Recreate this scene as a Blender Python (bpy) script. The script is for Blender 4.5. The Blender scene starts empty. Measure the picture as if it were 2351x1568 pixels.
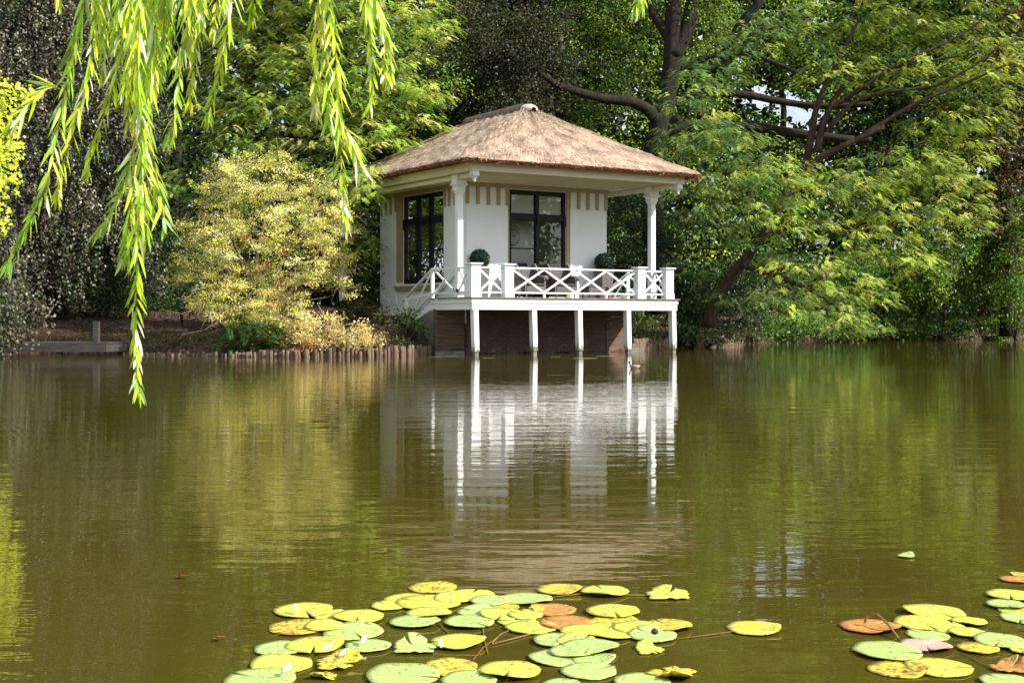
import bpy, math, random
import numpy as np
from mathutils import Vector, Matrix
random.seed(7)
rng = np.random.default_rng(11)
scn = bpy.context.scene
COL = scn.collection
F, CX, HY, CAMH = 3100.0, 1175.5, 735.0, 1.0

def at(px, py, d):
    """world point seen at picture position (px, py) at distance d in front of the eye"""
    return np.array([(px - CX) / F * d, d, CAMH - (py - HY) / F * d])

def onwater(px, py, z=0.0):
    d = F * (CAMH - z) / (py - HY)
    return np.array([(px - CX) / F * d, d, z])

# ------------------------------------------------------------------ object helpers
def tag(o, label=None, cat=None, group=None, kind=None):
    if label: o['label'] = label
    if cat: o['category'] = cat
    if group: o['group'] = group
    if kind: o['kind'] = kind
    return o

def empty(name, loc=(0, 0, 0), rz=0.0, label=None, cat=None, group=None):
    o = bpy.data.objects.new(name, None)
    COL.objects.link(o)
    o.location = tuple(float(a) for a in loc)
    o.rotation_euler = (0, 0, rz)
    o.empty_display_size = 0.2
    return tag(o, label, cat, group)

def link_mesh(name, me, mat, parent=None, origin=None):
    o = bpy.data.objects.new(name, me)
    if mat is not None:
        for m in (mat if isinstance(mat, (list, tuple)) else [mat]):
            me.materials.append(m)
    COL.objects.link(o)
    if origin is not None: o.location = tuple(float(a) for a in origin)
    if parent is not None: o.parent = parent
    return o

class MB:
    """collects simple shapes into one mesh"""
    def __init__(s): s.v = []; s.f = []; s.sm = []
    def add(s, vs, fs, smooth=False):
        n = len(s.v)
        s.v += [tuple(float(c) for c in p) for p in vs]
        s.f += [tuple(i + n for i in f) for f in fs]
        s.sm += [smooth] * len(fs)
        return s
    def box(s, x0, x1, y0, y1, z0, z1):
        vs = [(x0,y0,z0),(x1,y0,z0),(x1,y1,z0),(x0,y1,z0),(x0,y0,z1),(x1,y0,z1),(x1,y1,z1),(x0,y1,z1)]
        return s.add(vs, [(0,3,2,1),(4,5,6,7),(0,1,5,4),(1,2,6,5),(2,3,7,6),(3,0,4,7)])
    def cbox(s, c, sx, sy, z0, z1, flare=0.0):
        x, y = c; a, b = sx/2, sy/2; A, B = a+flare, b+flare
        vs = [(x-a,y-b,z0),(x+a,y-b,z0),(x+a,y+b,z0),(x-a,y+b,z0),(x-A,y-B,z1),(x+A,y-B,z1),(x+A,y+B,z1),(x-A,y+B,z1)]
        return s.add(vs, [(0,3,2,1),(4,5,6,7),(0,1,5,4),(1,2,6,5),(2,3,7,6),(3,0,4,7)])
    def bar(s, p, q, w, h, up=(0,0,1)):
        """rectangular bar from p to q, w sideways, h along up"""
        p = Vector(p); q = Vector(q); d = (q-p).normalized(); u = Vector(up)
        sd = d.cross(u)
        if sd.length < 1e-4: sd = d.cross(Vector((1,0,0)))
        sd.normalize(); u = sd.cross(d).normalized()
        vs = []
        for c in (p, q):
            for a, b in ((-1,-1),(1,-1),(1,1),(-1,1)):
                vs.append(c + sd*(a*w/2) + u*(b*h/2))
        return s.add(vs, [(0,1,2,3),(7,6,5,4),(0,4,5,1),(1,5,6,2),(2,6,7,3),(3,7,4,0)])
    def tube(s, pts, rads, n=8, wob=0.0, smooth=True):
        pts = [Vector(tuple(float(c) for c in p)) for p in pts]
        vs, fs = [], []
        prev = None
        for i, p in enumerate(pts):
            a = pts[max(i-1, 0)]; b = pts[min(i+1, len(pts)-1)]
            d = (b-a).normalized()
            if prev is None:
                sd = d.cross(Vector((0.31, 0.9, 0.2))).normalized()
            else:
                sd = (prev - d*prev.dot(d)).normalized()
            prev = sd; up = d.cross(sd)
            for k in range(n):
                t = 2*math.pi*k/n
                r = rads[i]*(1 + wob*random.uniform(-1, 1))
                vs.append(p + sd*(math.cos(t)*r) + up*(math.sin(t)*r))
        for i in range(len(pts)-1):
            for k in range(n):
                fs.append((i*n+k, i*n+(k+1) % n, (i+1)*n+(k+1) % n, (i+1)*n+k))
        fs.append(tuple(range(n))[::-1]); fs.append(tuple((len(pts)-1)*n+k for k in range(n)))
        return s.add(vs, fs, smooth)
    def lathe(s, prof, c=(0,0), n=20, smooth=True):
        vs, fs = [], []
        for r, z in prof:
            for k in range(n):
                t = 2*math.pi*k/n
                vs.append((c[0]+r*math.cos(t), c[1]+r*math.sin(t), z))
        for i in range(len(prof)-1):
            for k in range(n):
                fs.append((i*n+k, i*n+(k+1) % n, (i+1)*n+(k+1) % n, (i+1)*n+k))
        fs.append(tuple(range(n))[::-1]); fs.append(tuple((len(prof)-1)*n+k for k in range(n)))
        return s.add(vs, fs, smooth)
    def prism(s, outline, d0, d1, axis='y'):
        """extrude a 2-D outline (a, z) along y (or x)"""
        n = len(outline)
        if axis == 'y': vs = [(a, d0, z) for a, z in outline] + [(a, d1, z) for a, z in outline]
        else: vs = [(d0, a, z) for a, z in outline] + [(d1, a, z) for a, z in outline]
        fs = [tuple(range(n)), tuple(range(2*n-1, n-1, -1))]
        fs += [(i, i+n, (i+1) % n + n, (i+1) % n) for i in range(n)]
        return s.add(vs, fs)
    def build(s, name, mat, parent=None, origin=None, bevel=0.0):
        me = bpy.data.meshes.new(name)
        v = s.v
        if origin is not None:
            v = [(a-origin[0], b-origin[1], c-origin[2]) for a, b, c in v]
        me.from_pydata(v, [], s.f)
        me.polygons.foreach_set('use_smooth', s.sm)
        me.update()
        o = link_mesh(name, me, mat, parent)
        if bevel:
            m = o.modifiers.new('bevel', 'BEVEL'); m.width = bevel; m.segments = 2; m.limit_method = 'ANGLE'
        return o

# ------------------------------------------------------------------ materials
def new_mat(name):
    m = bpy.data.materials.new(name); m.use_nodes = True
    nt = m.node_tree; nt.nodes.clear()
    out = nt.nodes.new('ShaderNodeOutputMaterial')
    return m, nt, out
def N(nt, t, **kw):
    n = nt.nodes.new(t)
    for k, v in kw.items():
        if k in n.inputs: n.inputs[k].default_value = v
        else: setattr(n, k, v)
    return n
def ramp(nt, stops, src):
    r = nt.nodes.new('ShaderNodeValToRGB')
    e = r.color_ramp.elements
    while len(e) < len(stops): e.new(0.5)
    for i, (p, c) in enumerate(stops):
        e[i].position = p; e[i].color = (*c, 1) if len(c) == 3 else c
    nt.links.new(src, r.inputs[0])
    return r
def surf(name, stops, scale=8.0, rough=0.6, bump=0.0, bscale=40.0, detail=6, stretch=(1,1,1), spec=0.3, coord='Object', bdist=0.02):
    m, nt, out = new_mat(name)
    tc = N(nt, 'ShaderNodeTexCoord'); mp = N(nt, 'ShaderNodeMapping'); mp.inputs['Scale'].default_value = stretch
    nt.links.new(tc.outputs[coord], mp.inputs[0])
    n1 = N(nt, 'ShaderNodeTexNoise', Scale=scale, Detail=detail, Roughness=0.6)
    nt.links.new(mp.outputs[0], n1.inputs['Vector'])
    r = ramp(nt, stops, n1.outputs[0])
    p = N(nt, 'ShaderNodeBsdfPrincipled', Roughness=rough)
    p.inputs['Specular IOR Level'].default_value = spec
    nt.links.new(r.outputs[0], p.inputs['Base Color'])
    if bump:
        n2 = N(nt, 'ShaderNodeTexNoise', Scale=bscale, Detail=5, Roughness=0.7)
        nt.links.new(mp.outputs[0], n2.inputs['Vector'])
        b = N(nt, 'ShaderNodeBump', Strength=bump, Distance=bdist)
        nt.links.new(n2.outputs[0], b.inputs['Height']); nt.links.new(b.outputs[0], p.inputs['Normal'])
    nt.links.new(p.outputs[0], out.inputs[0])
    return m
def leafmat(name, rough=0.42, trans=0.35, spec=0.5, tint=(1.25, 1.15, 0.45), under=None):
    """leaf colour comes from the mesh's own colour attribute"""
    m, nt, out = new_mat(name)
    a = N(nt, 'ShaderNodeAttribute', attribute_name='Col')
    p = N(nt, 'ShaderNodeBsdfPrincipled', Roughness=rough)
    p.inputs['Specular IOR Level'].default_value = spec
    t = N(nt, 'ShaderNodeBsdfTranslucent')
    mx = N(nt, 'ShaderNodeMix', data_type='RGBA', blend_type='MULTIPLY'); mx.inputs[0].default_value = 1.0
    mx.inputs[7].default_value = (*tint, 1)
    nt.links.new(a.outputs['Color'], mx.inputs[6])
    if under:
        g = N(nt, 'ShaderNodeNewGeometry')
        m2 = N(nt, 'ShaderNodeMix', data_type='RGBA'); m2.inputs[7].default_value = (*under, 1)
        nt.links.new(g.outputs['Backfacing'], m2.inputs[0]); nt.links.new(a.outputs['Color'], m2.inputs[6])
        nt.links.new(m2.outputs[2], p.inputs['Base Color'])
    else:
        nt.links.new(a.outputs['Color'], p.inputs['Base Color'])
    nt.links.new(mx.outputs[2], t.inputs['Color'])
    s = N(nt, 'ShaderNodeMixShader', Fac=trans)
    nt.links.new(p.outputs[0], s.inputs[1]); nt.links.new(t.outputs[0], s.inputs[2])
    nt.links.new(s.outputs[0], out.inputs[0])
    return m

M = {}
M['white'] = surf('white_paint', [(0.3, (0.80,0.84,0.87)), (0.7, (0.87,0.90,0.92))], 5, 0.45, 0.15, 60)
M['white_stain'] = surf('weathered_white_paint', [(0.22, (0.58,0.61,0.60)), (0.40, (0.80,0.84,0.86)), (0.8, (0.87,0.90,0.92))], 3, 0.5, 0.2, 50, stretch=(1,1,.3))
def stained_post():
    m = M['white_stain'].copy(); m.name = 'white_post_with_waterline'; nt = m.node_tree
    p = [n for n in nt.nodes if n.type == 'BSDF_PRINCIPLED'][0]; src = p.inputs['Base Color'].links[0].from_socket
    tc = N(nt, 'ShaderNodeTexCoord'); sp = N(nt, 'ShaderNodeSeparateXYZ'); nt.links.new(tc.outputs['Object'], sp.inputs[0])
    n = N(nt, 'ShaderNodeTexNoise', Scale=9.0, Detail=6, Roughness=0.7); nt.links.new(tc.outputs['Object'], n.inputs['Vector'])
    ma = N(nt, 'ShaderNodeMath', operation='MULTIPLY_ADD'); ma.inputs[1].default_value = -0.9; nt.links.new(n.outputs[0], ma.inputs[0]); 
    nt.links.new(sp.outputs[2], ma.inputs[2])
    r = ramp(nt, [(0.0,(1,1,1)),(0.5,(0,0,0))], ma.outputs[0]); mr = N(nt, 'ShaderNodeMapRange'); mr.inputs[1].default_value = -0.32; mr.inputs[2].default_value = 0.12
    nt.links.new(ma.outputs[0], mr.inputs[0]); nt.links.new(mr.outputs[0], r.inputs[0])
    mx = N(nt, 'ShaderNodeMix', data_type='RGBA'); mx.inputs[7].default_value = (0.16,0.17,0.10,1)
    nt.links.new(r.outputs[0], mx.inputs[0]); nt.links.new(src, mx.inputs[6]); nt.links.new(mx.outputs[2], p.inputs['Base Color'])
    return m
M['post'] = stained_post()
M['stucco'] = surf('painted_stucco', [(0.25, (0.83,0.88,0.92)), (0.7, (0.88,0.92,0.95))], 2.0, 0.8, 0.35, 90, bdist=0.01)  # bluish tint puts the skylight on the white walls into the paint
M['cream'] = surf('cream_paint', [(0.3, (0.78,0.74,0.56)), (0.7, (0.84,0.80,0.63))], 4, 0.5, 0.15, 40)
M['soffit'] = surf('soffit_boards', [(0.25, (0.68,0.66,0.55)), (0.6, (0.80,0.78,0.68)), (0.9, (0.85,0.83,0.75))], 3, 0.6, 0.2, 30, stretch=(.2,3,1))
M['tan'] = surf('tan_paint', [(0.3, (0.36,0.30,0.17)), (0.7, (0.43,0.36,0.22))], 5, 0.55, 0.15, 50)
M['black'] = surf('black_gloss_paint', [(0.3, (0.006,0.006,0.008)), (0.7, (0.012,0.012,0.015))], 8, 0.45, 0.1, 40, spec=0.25)
M['deckwood'] = surf('grey_deck_boards', [(0.25, (0.10,0.07,0.055)), (0.5, (0.23,0.18,0.15)), (0.8, (0.33,0.28,0.25))], 9, 0.75, 0.5, 40, stretch=(.3,3,1))
M['plank'] = surf('weathered_planks', [(0.25, (0.07,0.045,0.033)), (0.5, (0.15,0.10,0.075)), (0.8, (0.24,0.17,0.13))], 5, 0.8, 0.5, 30, stretch=(.35,.35,4))
M['concrete'] = surf('damp_concrete', [(0.2, (0.10,0.095,0.08)), (0.55, (0.22,0.21,0.19)), (0.8, (0.31,0.30,0.27))], 4, 0.85, 0.4, 50)
M['stake'] = surf('split_timber', [(0.25, (0.05,0.03,0.02)), (0.5, (0.17,0.11,0.08)), (0.8, (0.34,0.26,0.20))], 6, 0.8, 0.7, 22, stretch=(4,4,.6))
M['greywood'] = surf('grey_weathered_wood', [(0.25, (0.03,0.028,0.027)), (0.5, (0.06,0.057,0.054)), (0.8, (0.12,0.115,0.11))], 5, 0.8, 0.5, 30, stretch=(.5,4,4))
M['bark'] = surf('dark_bark', [(0.25, (0.010,0.008,0.006)), (0.55, (0.028,0.022,0.016)), (0.8, (0.06,0.052,0.035))], 5, 0.9, 1.0, 14, stretch=(1,1,.35), bdist=0.06)
M['barkbrown'] = surf('brown_furrowed_bark', [(0.25, (0.02,0.013,0.009)), (0.55, (0.07,0.045,0.03)), (0.8, (0.14,0.10,0.06))], 7, 0.9, 1.0, 12, stretch=(1.5,1.5,.25), bdist=0.06)
M['twig'] = surf('pale_twigs', [(0.3, (0.26,0.19,0.12)), (0.7, (0.46,0.37,0.26))], 8, 0.8)
M['willowtwig'] = surf('yellow_willow_twig', [(0.3, (0.42,0.30,0.03)), (0.7, (0.58,0.45,0.08))], 8, 0.5)
M['tile'] = surf('clay_ridge_tile', [(0.25, (0.12,0.075,0.06)), (0.5, (0.22,0.15,0.12)), (0.8, (0.32,0.25,0.21))], 7, 0.7, 0.4, 30)
M['mortar'] = surf('pale_mortar', [(0.3, (0.42,0.36,0.31)), (0.7, (0.60,0.54,0.48))], 9, 0.85, 0.5, 30)
M['eave'] = surf('cut_thatch_edge', [(0.25, (0.07,0.022,0.012)), (0.5, (0.17,0.055,0.03)), (0.85, (0.30,0.13,0.07))], 30, 0.9, 0.6, 60)
M['blind'] = surf('pale_blind', [(0.3, (0.80,0.80,0.70)), (0.7, (0.86,0.86,0.77))], 2, 0.9)
M['plaster'] = surf('interior_plaster', [(0.3, (0.84,0.83,0.79)), (0.7, (0.88,0.87,0.83))], 2, 0.9)
M['floorin'] = surf('interior_floor', [(0.3, (0.10,0.06,0.04)), (0.7, (0.16,0.10,0.06))], 3, 0.5)
M['clockface'] = surf('clock_face', [(0.3, (0.62,0.60,0.55)), (0.7, (0.70,0.68,0.62))], 3, 0.6)
M['teal'] = surf('teal_fabric', [(0.3, (0.02,0.09,0.14)), (0.7, (0.04,0.14,0.20))], 3, 0.8)
M['rust'] = surf('rusty_metal', [(0.3, (0.05,0.02,0.012)), (0.7, (0.12,0.05,0.025))], 30, 0.8)
M['leaf'] = leafmat('foliage', 0.48, 0.42, spec=0.35)
M['gloss'] = leafmat('glossy_foliage', 0.45, 0.25, spec=0.42)
M['dull'] = leafmat('litter_leaves', 0.6, 0.1, spec=0.3)
M['willow'] = leafmat('willow_foliage', 0.33, 0.42, spec=0.6, tint=(1.3,1.25,0.35), under=(0.42,0.52,0.36))
M['petal'] = surf('white_petal', [(0.3, (0.75,0.70,0.72)), (0.7, (0.88,0.85,0.85))], 6, 0.5)
M['feather'] = surf('grey_brown_plumage', [(0.3, (0.30,0.24,0.20)), (0.7, (0.50,0.42,0.36))], 12, 0.7)
M['darkfeather'] = surf('dark_plumage', [(0.3, (0.02,0.016,0.014)), (0.7, (0.06,0.045,0.04))], 12, 0.6)
M['beak'] = surf('beak_horn', [(0.3, (0.3,0.2,0.06)), (0.7, (0.4,0.26,0.08))], 5, 0.4)
M['stem'] = surf('lily_stem', [(0.3, (0.16,0.07,0.03)), (0.7, (0.28,0.16,0.05))], 5, 0.5)
M['greenstem'] = surf('green_lily_stem', [(0.3, (0.26,0.30,0.05)), (0.7, (0.36,0.38,0.08))], 5, 0.5)

def glass():
    m, nt, out = new_mat('window_glass')
    tr = N(nt, 'ShaderNodeBsdfTransparent'); tr.inputs[0].default_value = (0.95,0.97,0.97,1)
    gl = N(nt, 'ShaderNodeBsdfGlossy', Roughness=0.0)
    lw = N(nt, 'ShaderNodeFresnel', IOR=1.5)
    mt = N(nt, 'ShaderNodeMath', operation='MULTIPLY_ADD'); mt.inputs[1].default_value = 1.7; mt.inputs[2].default_value = 0.04
    nt.links.new(lw.outputs[0], mt.inputs[0])
    n = N(nt, 'ShaderNodeTexNoise', Scale=1.3); b = N(nt, 'ShaderNodeBump', Strength=0.06, Distance=0.03)
    nt.links.new(n.outputs[0], b.inputs['Height']); nt.links.new(b.outputs[0], gl.inputs['Normal'])
    s = N(nt, 'ShaderNodeMixShader')
    nt.links.new(mt.outputs[0], s.inputs[0]); nt.links.new(tr.outputs[0], s.inputs[1]); nt.links.new(gl.outputs[0], s.inputs[2])
    nt.links.new(s.outputs[0], out.inputs[0])
    return m
M['glass'] = glass()

def brick():
    m, nt, out = new_mat('mossy_brick')
    tc = N(nt, 'ShaderNodeTexCoord'); sp = N(nt, 'ShaderNodeSeparateXYZ'); cb = N(nt, 'ShaderNodeCombineXYZ')
    nt.links.new(tc.outputs['Object'], sp.inputs[0])
    ad = N(nt, 'ShaderNodeMath', operation='ADD')
    nt.links.new(sp.outputs[0], ad.inputs[0]); nt.links.new(sp.outputs[1], ad.inputs[1])
    nt.links.new(ad.outputs[0], cb.inputs[0]); nt.links.new(sp.outputs[2], cb.inputs[1])
    br = N(nt, 'ShaderNodeTexBrick', Scale=1.0)
    br.inputs['Brick Width'].default_value = 0.22; br.inputs['Row Height'].default_value = 0.065; br.inputs['Mortar Size'].default_value = 0.007
    br.inputs['Color1'].default_value = (0.10,0.055,0.045,1); br.inputs['Color2'].default_value = (0.055,0.035,0.032,1); br.inputs['Mortar'].default_value = (0.13,0.115,0.10,1)
    nt.links.new(cb.outputs[0], br.inputs['Vector'])
    n = N(nt, 'ShaderNodeTexNoise', Scale=5.0, Detail=8, Roughness=0.75); nt.links.new(tc.outputs['Object'], n.inputs['Vector'])
    r = ramp(nt, [(0.56,(0,0,0)),(0.70,(1,1,1))], n.outputs[0])
    mz = N(nt, 'ShaderNodeMapRange'); mz.inputs[1].default_value = 0.1; mz.inputs[2].default_value = 1.1; mz.inputs[3].default_value = 1.0; mz.inputs[4].default_value = 0.35
    nt.links.new(sp.outputs[2], mz.inputs[0])
    mu = N(nt, 'ShaderNodeMath', operation='MULTIPLY'); nt.links.new(r.outputs[0], mu.inputs[0]); nt.links.new(mz.outputs[0], mu.inputs[1])
    mx = N(nt, 'ShaderNodeMix', data_type='RGBA'); mx.inputs[7].default_value = (0.20,0.22,0.15,1)
    nt.links.new(mu.outputs[0], mx.inputs[0]); nt.links.new(br.outputs[0], mx.inputs[6])
    p = N(nt, 'ShaderNodeBsdfPrincipled', Roughness=0.85); nt.links.new(mx.outputs[2], p.inputs['Base Color'])
    b = N(nt, 'ShaderNodeBump', Strength=0.6, Distance=0.01); b.invert = True
    nt.links.new(br.outputs[1], b.inputs['Height']); nt.links.new(b.outputs[0], p.inputs['Normal'])
    nt.links.new(p.outputs[0], out.inputs[0])
    return m
M['brick'] = brick()

def thatch():
    m, nt, out = new_mat('reed_thatch')
    a = N(nt, 'ShaderNodeUVMap'); a.uv_map = 'slope'
    mp = N(nt, 'ShaderNodeMapping'); mp.inputs['Scale'].default_value = (1, .16, 1)
    nt.links.new(a.outputs[0], mp.inputs[0])
    n1 = N(nt, 'ShaderNodeTexNoise', Scale=26.0, Detail=6, Roughness=0.75); nt.links.new(mp.outputs[0], n1.inputs['Vector'])
    n2 = N(nt, 'ShaderNodeTexNoise', Scale=1.1, Detail=4, Roughness=0.6); nt.links.new(a.outputs[0], n2.inputs['Vector'])
    r1 = ramp(nt, [(0.34,(0.07,0.048,0.036)),(0.46,(0.36,0.255,0.185)),(0.57,(0.60,0.46,0.345)),(0.72,(0.86,0.73,0.59))], n1.outputs[0])
    r2 = ramp(nt, [(0.36,(0.42,0.40,0.39)),(0.58,(1.0,0.98,0.96))], n2.outputs[0])
    mx = N(nt, 'ShaderNodeMix', data_type='RGBA', blend_type='MULTIPLY'); mx.inputs[0].default_value = 1
    nt.links.new(r1.outputs[0], mx.inputs[6]); nt.links.new(r2.outputs[0], mx.inputs[7])
    p = N(nt, 'ShaderNodeBsdfPrincipled', Roughness=0.85); nt.links.new(mx.outputs[2], p.inputs['Base Color'])
    b = N(nt, 'ShaderNodeBump', Strength=0.9, Distance=0.05); nt.links.new(n1.outputs[0], b.inputs['Height'])
    nt.links.new(b.outputs[0], p.inputs['Normal']); nt.links.new(p.outputs[0], out.inputs[0])
    return m
M['thatch'] = thatch()

def wicker():
    m, nt, out = new_mat('grey_wicker')
    tc = N(nt, 'ShaderNodeTexCoord'); sp = N(nt, 'ShaderNodeSeparateXYZ'); cb = N(nt, 'ShaderNodeCombineXYZ')
    nt.links.new(tc.outputs['Object'], sp.inputs[0])
    ad = N(nt, 'ShaderNodeMath', operation='ADD')
    nt.links.new(sp.outputs[0], ad.inputs[0]); nt.links.new(sp.outputs[1], ad.inputs[1])
    nt.links.new(ad.outputs[0], cb.inputs[0]); nt.links.new(sp.outputs[2], cb.inputs[1])
    br = N(nt, 'ShaderNodeTexBrick', Scale=1.0)
    br.inputs['Brick Width'].default_value = 0.05; br.inputs['Row Height'].default_value = 0.025; br.inputs['Mortar Size'].default_value = 0.004
    br.inputs['Color1'].default_value = (0.27,0.245,0.25,1); br.inputs['Color2'].default_value = (0.16,0.145,0.15,1); br.inputs['Mortar'].default_value = (0.03,0.025,0.024,1)
    nt.links.new(cb.outputs[0], br.inputs['Vector'])
    p = N(nt, 'ShaderNodeBsdfPrincipled', Roughness=0.6); nt.links.new(br.outputs[0], p.inputs['Base Color'])
    b = N(nt, 'ShaderNodeBump', Strength=0.8, Distance=0.01); b.invert = True
    nt.links.new(br.outputs[1], b.inputs['Height']); nt.links.new(b.outputs[0], p.inputs['Normal'])
    nt.links.new(p.outputs[0], out.inputs[0])
    return m
M['wicker'] = wicker()

def water():
    m, nt, out = new_mat('pond_water')
    tc = N(nt, 'ShaderNodeTexCoord')
    def noise(sx, sy, rot, scale, det, rough):
        mp = N(nt, 'ShaderNodeMapping'); mp.inputs['Scale'].default_value = (sx, sy, 1); mp.inputs['Rotation'].default_value = (0,0,rot)
        nt.links.new(tc.outputs['Object'], mp.inputs[0])
        n = N(nt, 'ShaderNodeTexNoise', Scale=scale, Detail=det, Roughness=rough); nt.links.new(mp.outputs[0], n.inputs['Vector'])
        return n.outputs[0]
    fine = noise(0.5, 1.5, 0.16, 7.0, 2, 0.5)
    mid = noise(0.42, 1.5, -0.10, 1.7, 2, 0.5)
    calm = noise(0.5, 0.9, 0.3, 0.16, 2, 0.5)
    cr = ramp(nt, [(0.40,(0.3,0.3,0.3)),(0.60,(1.15,1.15,1.15))], calm)
    a = N(nt, 'ShaderNodeMath', operation='MULTIPLY'); nt.links.new(fine, a.inputs[0]); nt.links.new(cr.outputs[0], a.inputs[1])
    b = N(nt, 'ShaderNodeMath', operation='MULTIPLY_ADD'); nt.links.new(mid, b.inputs[0]); b.inputs[1].default_value = 1.9; nt.links.new(a.outputs[0], b.inputs[2])
    bp = N(nt, 'ShaderNodeBump', Strength=1.0, Distance=0.0028); nt.links.new(b.outputs[0], bp.inputs['Height'])
    n3 = noise(1, 1, 0, 0.35, 4, 0.6)
    c = ramp(nt, [(0.3,(0.054,0.044,0.006)),(0.7,(0.078,0.064,0.009))], n3)
    p = N(nt, 'ShaderNodeBsdfPrincipled', Roughness=0.008, IOR=1.33)
    p.inputs['Specular IOR Level'].default_value = 0.5
    nt.links.new(c.outputs[0], p.inputs['Base Color']); nt.links.new(bp.outputs[0], p.inputs['Normal'])
    nt.links.new(p.outputs[0], out.inputs[0])
    return m
M['water'] = water()

def ground():
    m, nt, out = new_mat('leaf_strewn_soil')
    tc = N(nt, 'ShaderNodeTexCoord')
    v = N(nt, 'ShaderNodeTexVoronoi', Scale=11.0); nt.links.new(tc.outputs['Object'], v.inputs['Vector'])
    n = N(nt, 'ShaderNodeTexNoise', Scale=1.2, Detail=8, Roughness=0.7); nt.links.new(tc.outputs['Object'], n.inputs['Vector'])
    r = ramp(nt, [(0.1,(0.025,0.014,0.008)),(0.4,(0.065,0.030,0.017)),(0.7,(0.11,0.055,0.032)),(0.95,(0.22,0.14,0.10))], v.outputs['Color'])
    r2 = ramp(nt, [(0.3,(0.45,0.45,0.45)),(0.7,(1,1,1))], n.outputs[0])
    mx = N(nt, 'ShaderNodeMix', data_type='RGBA', blend_type='MULTIPLY'); mx.inputs[0].default_value = 1
    nt.links.new(r.outputs[0], mx.inputs[6]); nt.links.new(r2.outputs[0], mx.inputs[7])
    p = N(nt, 'ShaderNodeBsdfPrincipled', Roughness=0.9); nt.links.new(mx.outputs[2], p.inputs['Base Color'])
    b = N(nt, 'ShaderNodeBump', Strength=0.8, Distance=0.04); nt.links.new(v.outputs['Distance'], b.inputs['Height'])
    nt.links.new(b.outputs[0], p.inputs['Normal']); nt.links.new(p.outputs[0], out.inputs[0])
    return m
M['ground'] = ground()

def padmat(name, c_edge, c_mid, c_blot, blot=0.60, specks=0.72):
    m, nt, out = new_mat(name)
    tc = N(nt, 'ShaderNodeTexCoord'); oi = N(nt, 'ShaderNodeObjectInfo')
    av = N(nt, 'ShaderNodeVectorMath', operation='MULTIPLY_ADD'); av.inputs[1].default_value = (1,1,1)
    mul = N(nt, 'ShaderNodeMath', operation='MULTIPLY'); mul.inputs[1].default_value = 37.0
    nt.links.new(oi.outputs['Random'], mul.inputs[0]); nt.links.new(tc.outputs['Object'], av.inputs[0]); nt.links.new(mul.outputs[0], av.inputs[2])
    n1 = N(nt, 'ShaderNodeTexNoise', Scale=14.0, Detail=4, Roughness=0.6); nt.links.new(av.outputs[0], n1.inputs['Vector'])
    n2 = N(nt, 'ShaderNodeTexNoise', Scale=60.0, Detail=4, Roughness=0.6); nt.links.new(av.outputs[0], n2.inputs['Vector'])
    ln = N(nt, 'ShaderNodeVectorMath', operation='LENGTH'); nt.links.new(tc.outputs['Object'], ln.inputs[0])
    base = ramp(nt, [(0.0,c_mid),(0.55,c_mid),(1.0,c_edge)], N(nt, 'ShaderNodeMath').outputs[0])
    mr = N(nt, 'ShaderNodeMapRange'); mr.inputs[1].default_value = 0.0; mr.inputs[2].default_value = 0.12
    nt.links.new(ln.outputs['Value'], mr.inputs[0]); nt.links.new(mr.outputs[0], base.inputs[0])
    rb = ramp(nt, [(blot-0.04,(0,0,0)),(blot+0.10,(1,1,1))], n1.outputs[0])
    mx = N(nt, 'ShaderNodeMix', data_type='RGBA'); mx.inputs[7].default_value = (*c_blot, 1)
    nt.links.new(rb.outputs[0], mx.inputs[0]); nt.links.new(base.outputs[0], mx.inputs[6])
    rs = ramp(nt, [(specks-0.13,(1,1,1)),(specks-0.06,(0.22,0.18,0.10))], n2.outputs[0])
    m2 = N(nt, 'ShaderNodeMix', data_type='RGBA', blend_type='MULTIPLY'); m2.inputs[0].default_value = 0.9
    nt.links.new(mx.outputs[2], m2.inputs[6]); nt.links.new(rs.outputs[0], m2.inputs[7])
    # radial veins
    sp = N(nt, 'ShaderNodeSeparateXYZ'); nt.links.new(tc.outputs['Object'], sp.inputs[0])
    at2 = N(nt, 'ShaderNodeMath', operation='ARCTAN2'); nt.links.new(sp.outputs[1], at2.inputs[0]); nt.links.new(sp.outputs[0], at2.inputs[1])
    sn = N(nt, 'ShaderNodeMath', operation='MULTIPLY'); sn.inputs[1].default_value = 9.0; nt.links.new(at2.outputs[0], sn.inputs[0])
    cs = N(nt, 'ShaderNodeMath', operation='COSINE'); nt.links.new(sn.outputs[0], cs.inputs[0])
    pw = N(nt, 'ShaderNodeMath', operation='POWER'); pw.inputs[1].default_value = 14; ab = N(nt, 'ShaderNodeMath', operation='ABSOLUTE')
    nt.links.new(cs.outputs[0], ab.inputs[0]); nt.links.new(ab.outputs[0], pw.inputs[0])
    ha = N(nt, 'ShaderNodeMath', operation='MULTIPLY_ADD'); ha.inputs[1].default_value = 0.4
    nt.links.new(pw.outputs[0], ha.inputs[0]); nt.links.new(n1.outputs[0], ha.inputs[2])
    p = N(nt, 'ShaderNodeBsdfPrincipled', Roughness=0.38); p.inputs['Specular IOR Level'].default_value = 0.5
    bp = N(nt, 'ShaderNodeBump', Strength=0.35, Distance=0.006); nt.links.new(ha.outputs[0], bp.inputs['Height']); nt.links.new(bp.outputs[0], p.inputs['Normal'])
    nt.links.new(m2.outputs[2], p.inputs['Base Color']); nt.links.new(p.outputs[0], out.inputs[0])
    return m
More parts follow.
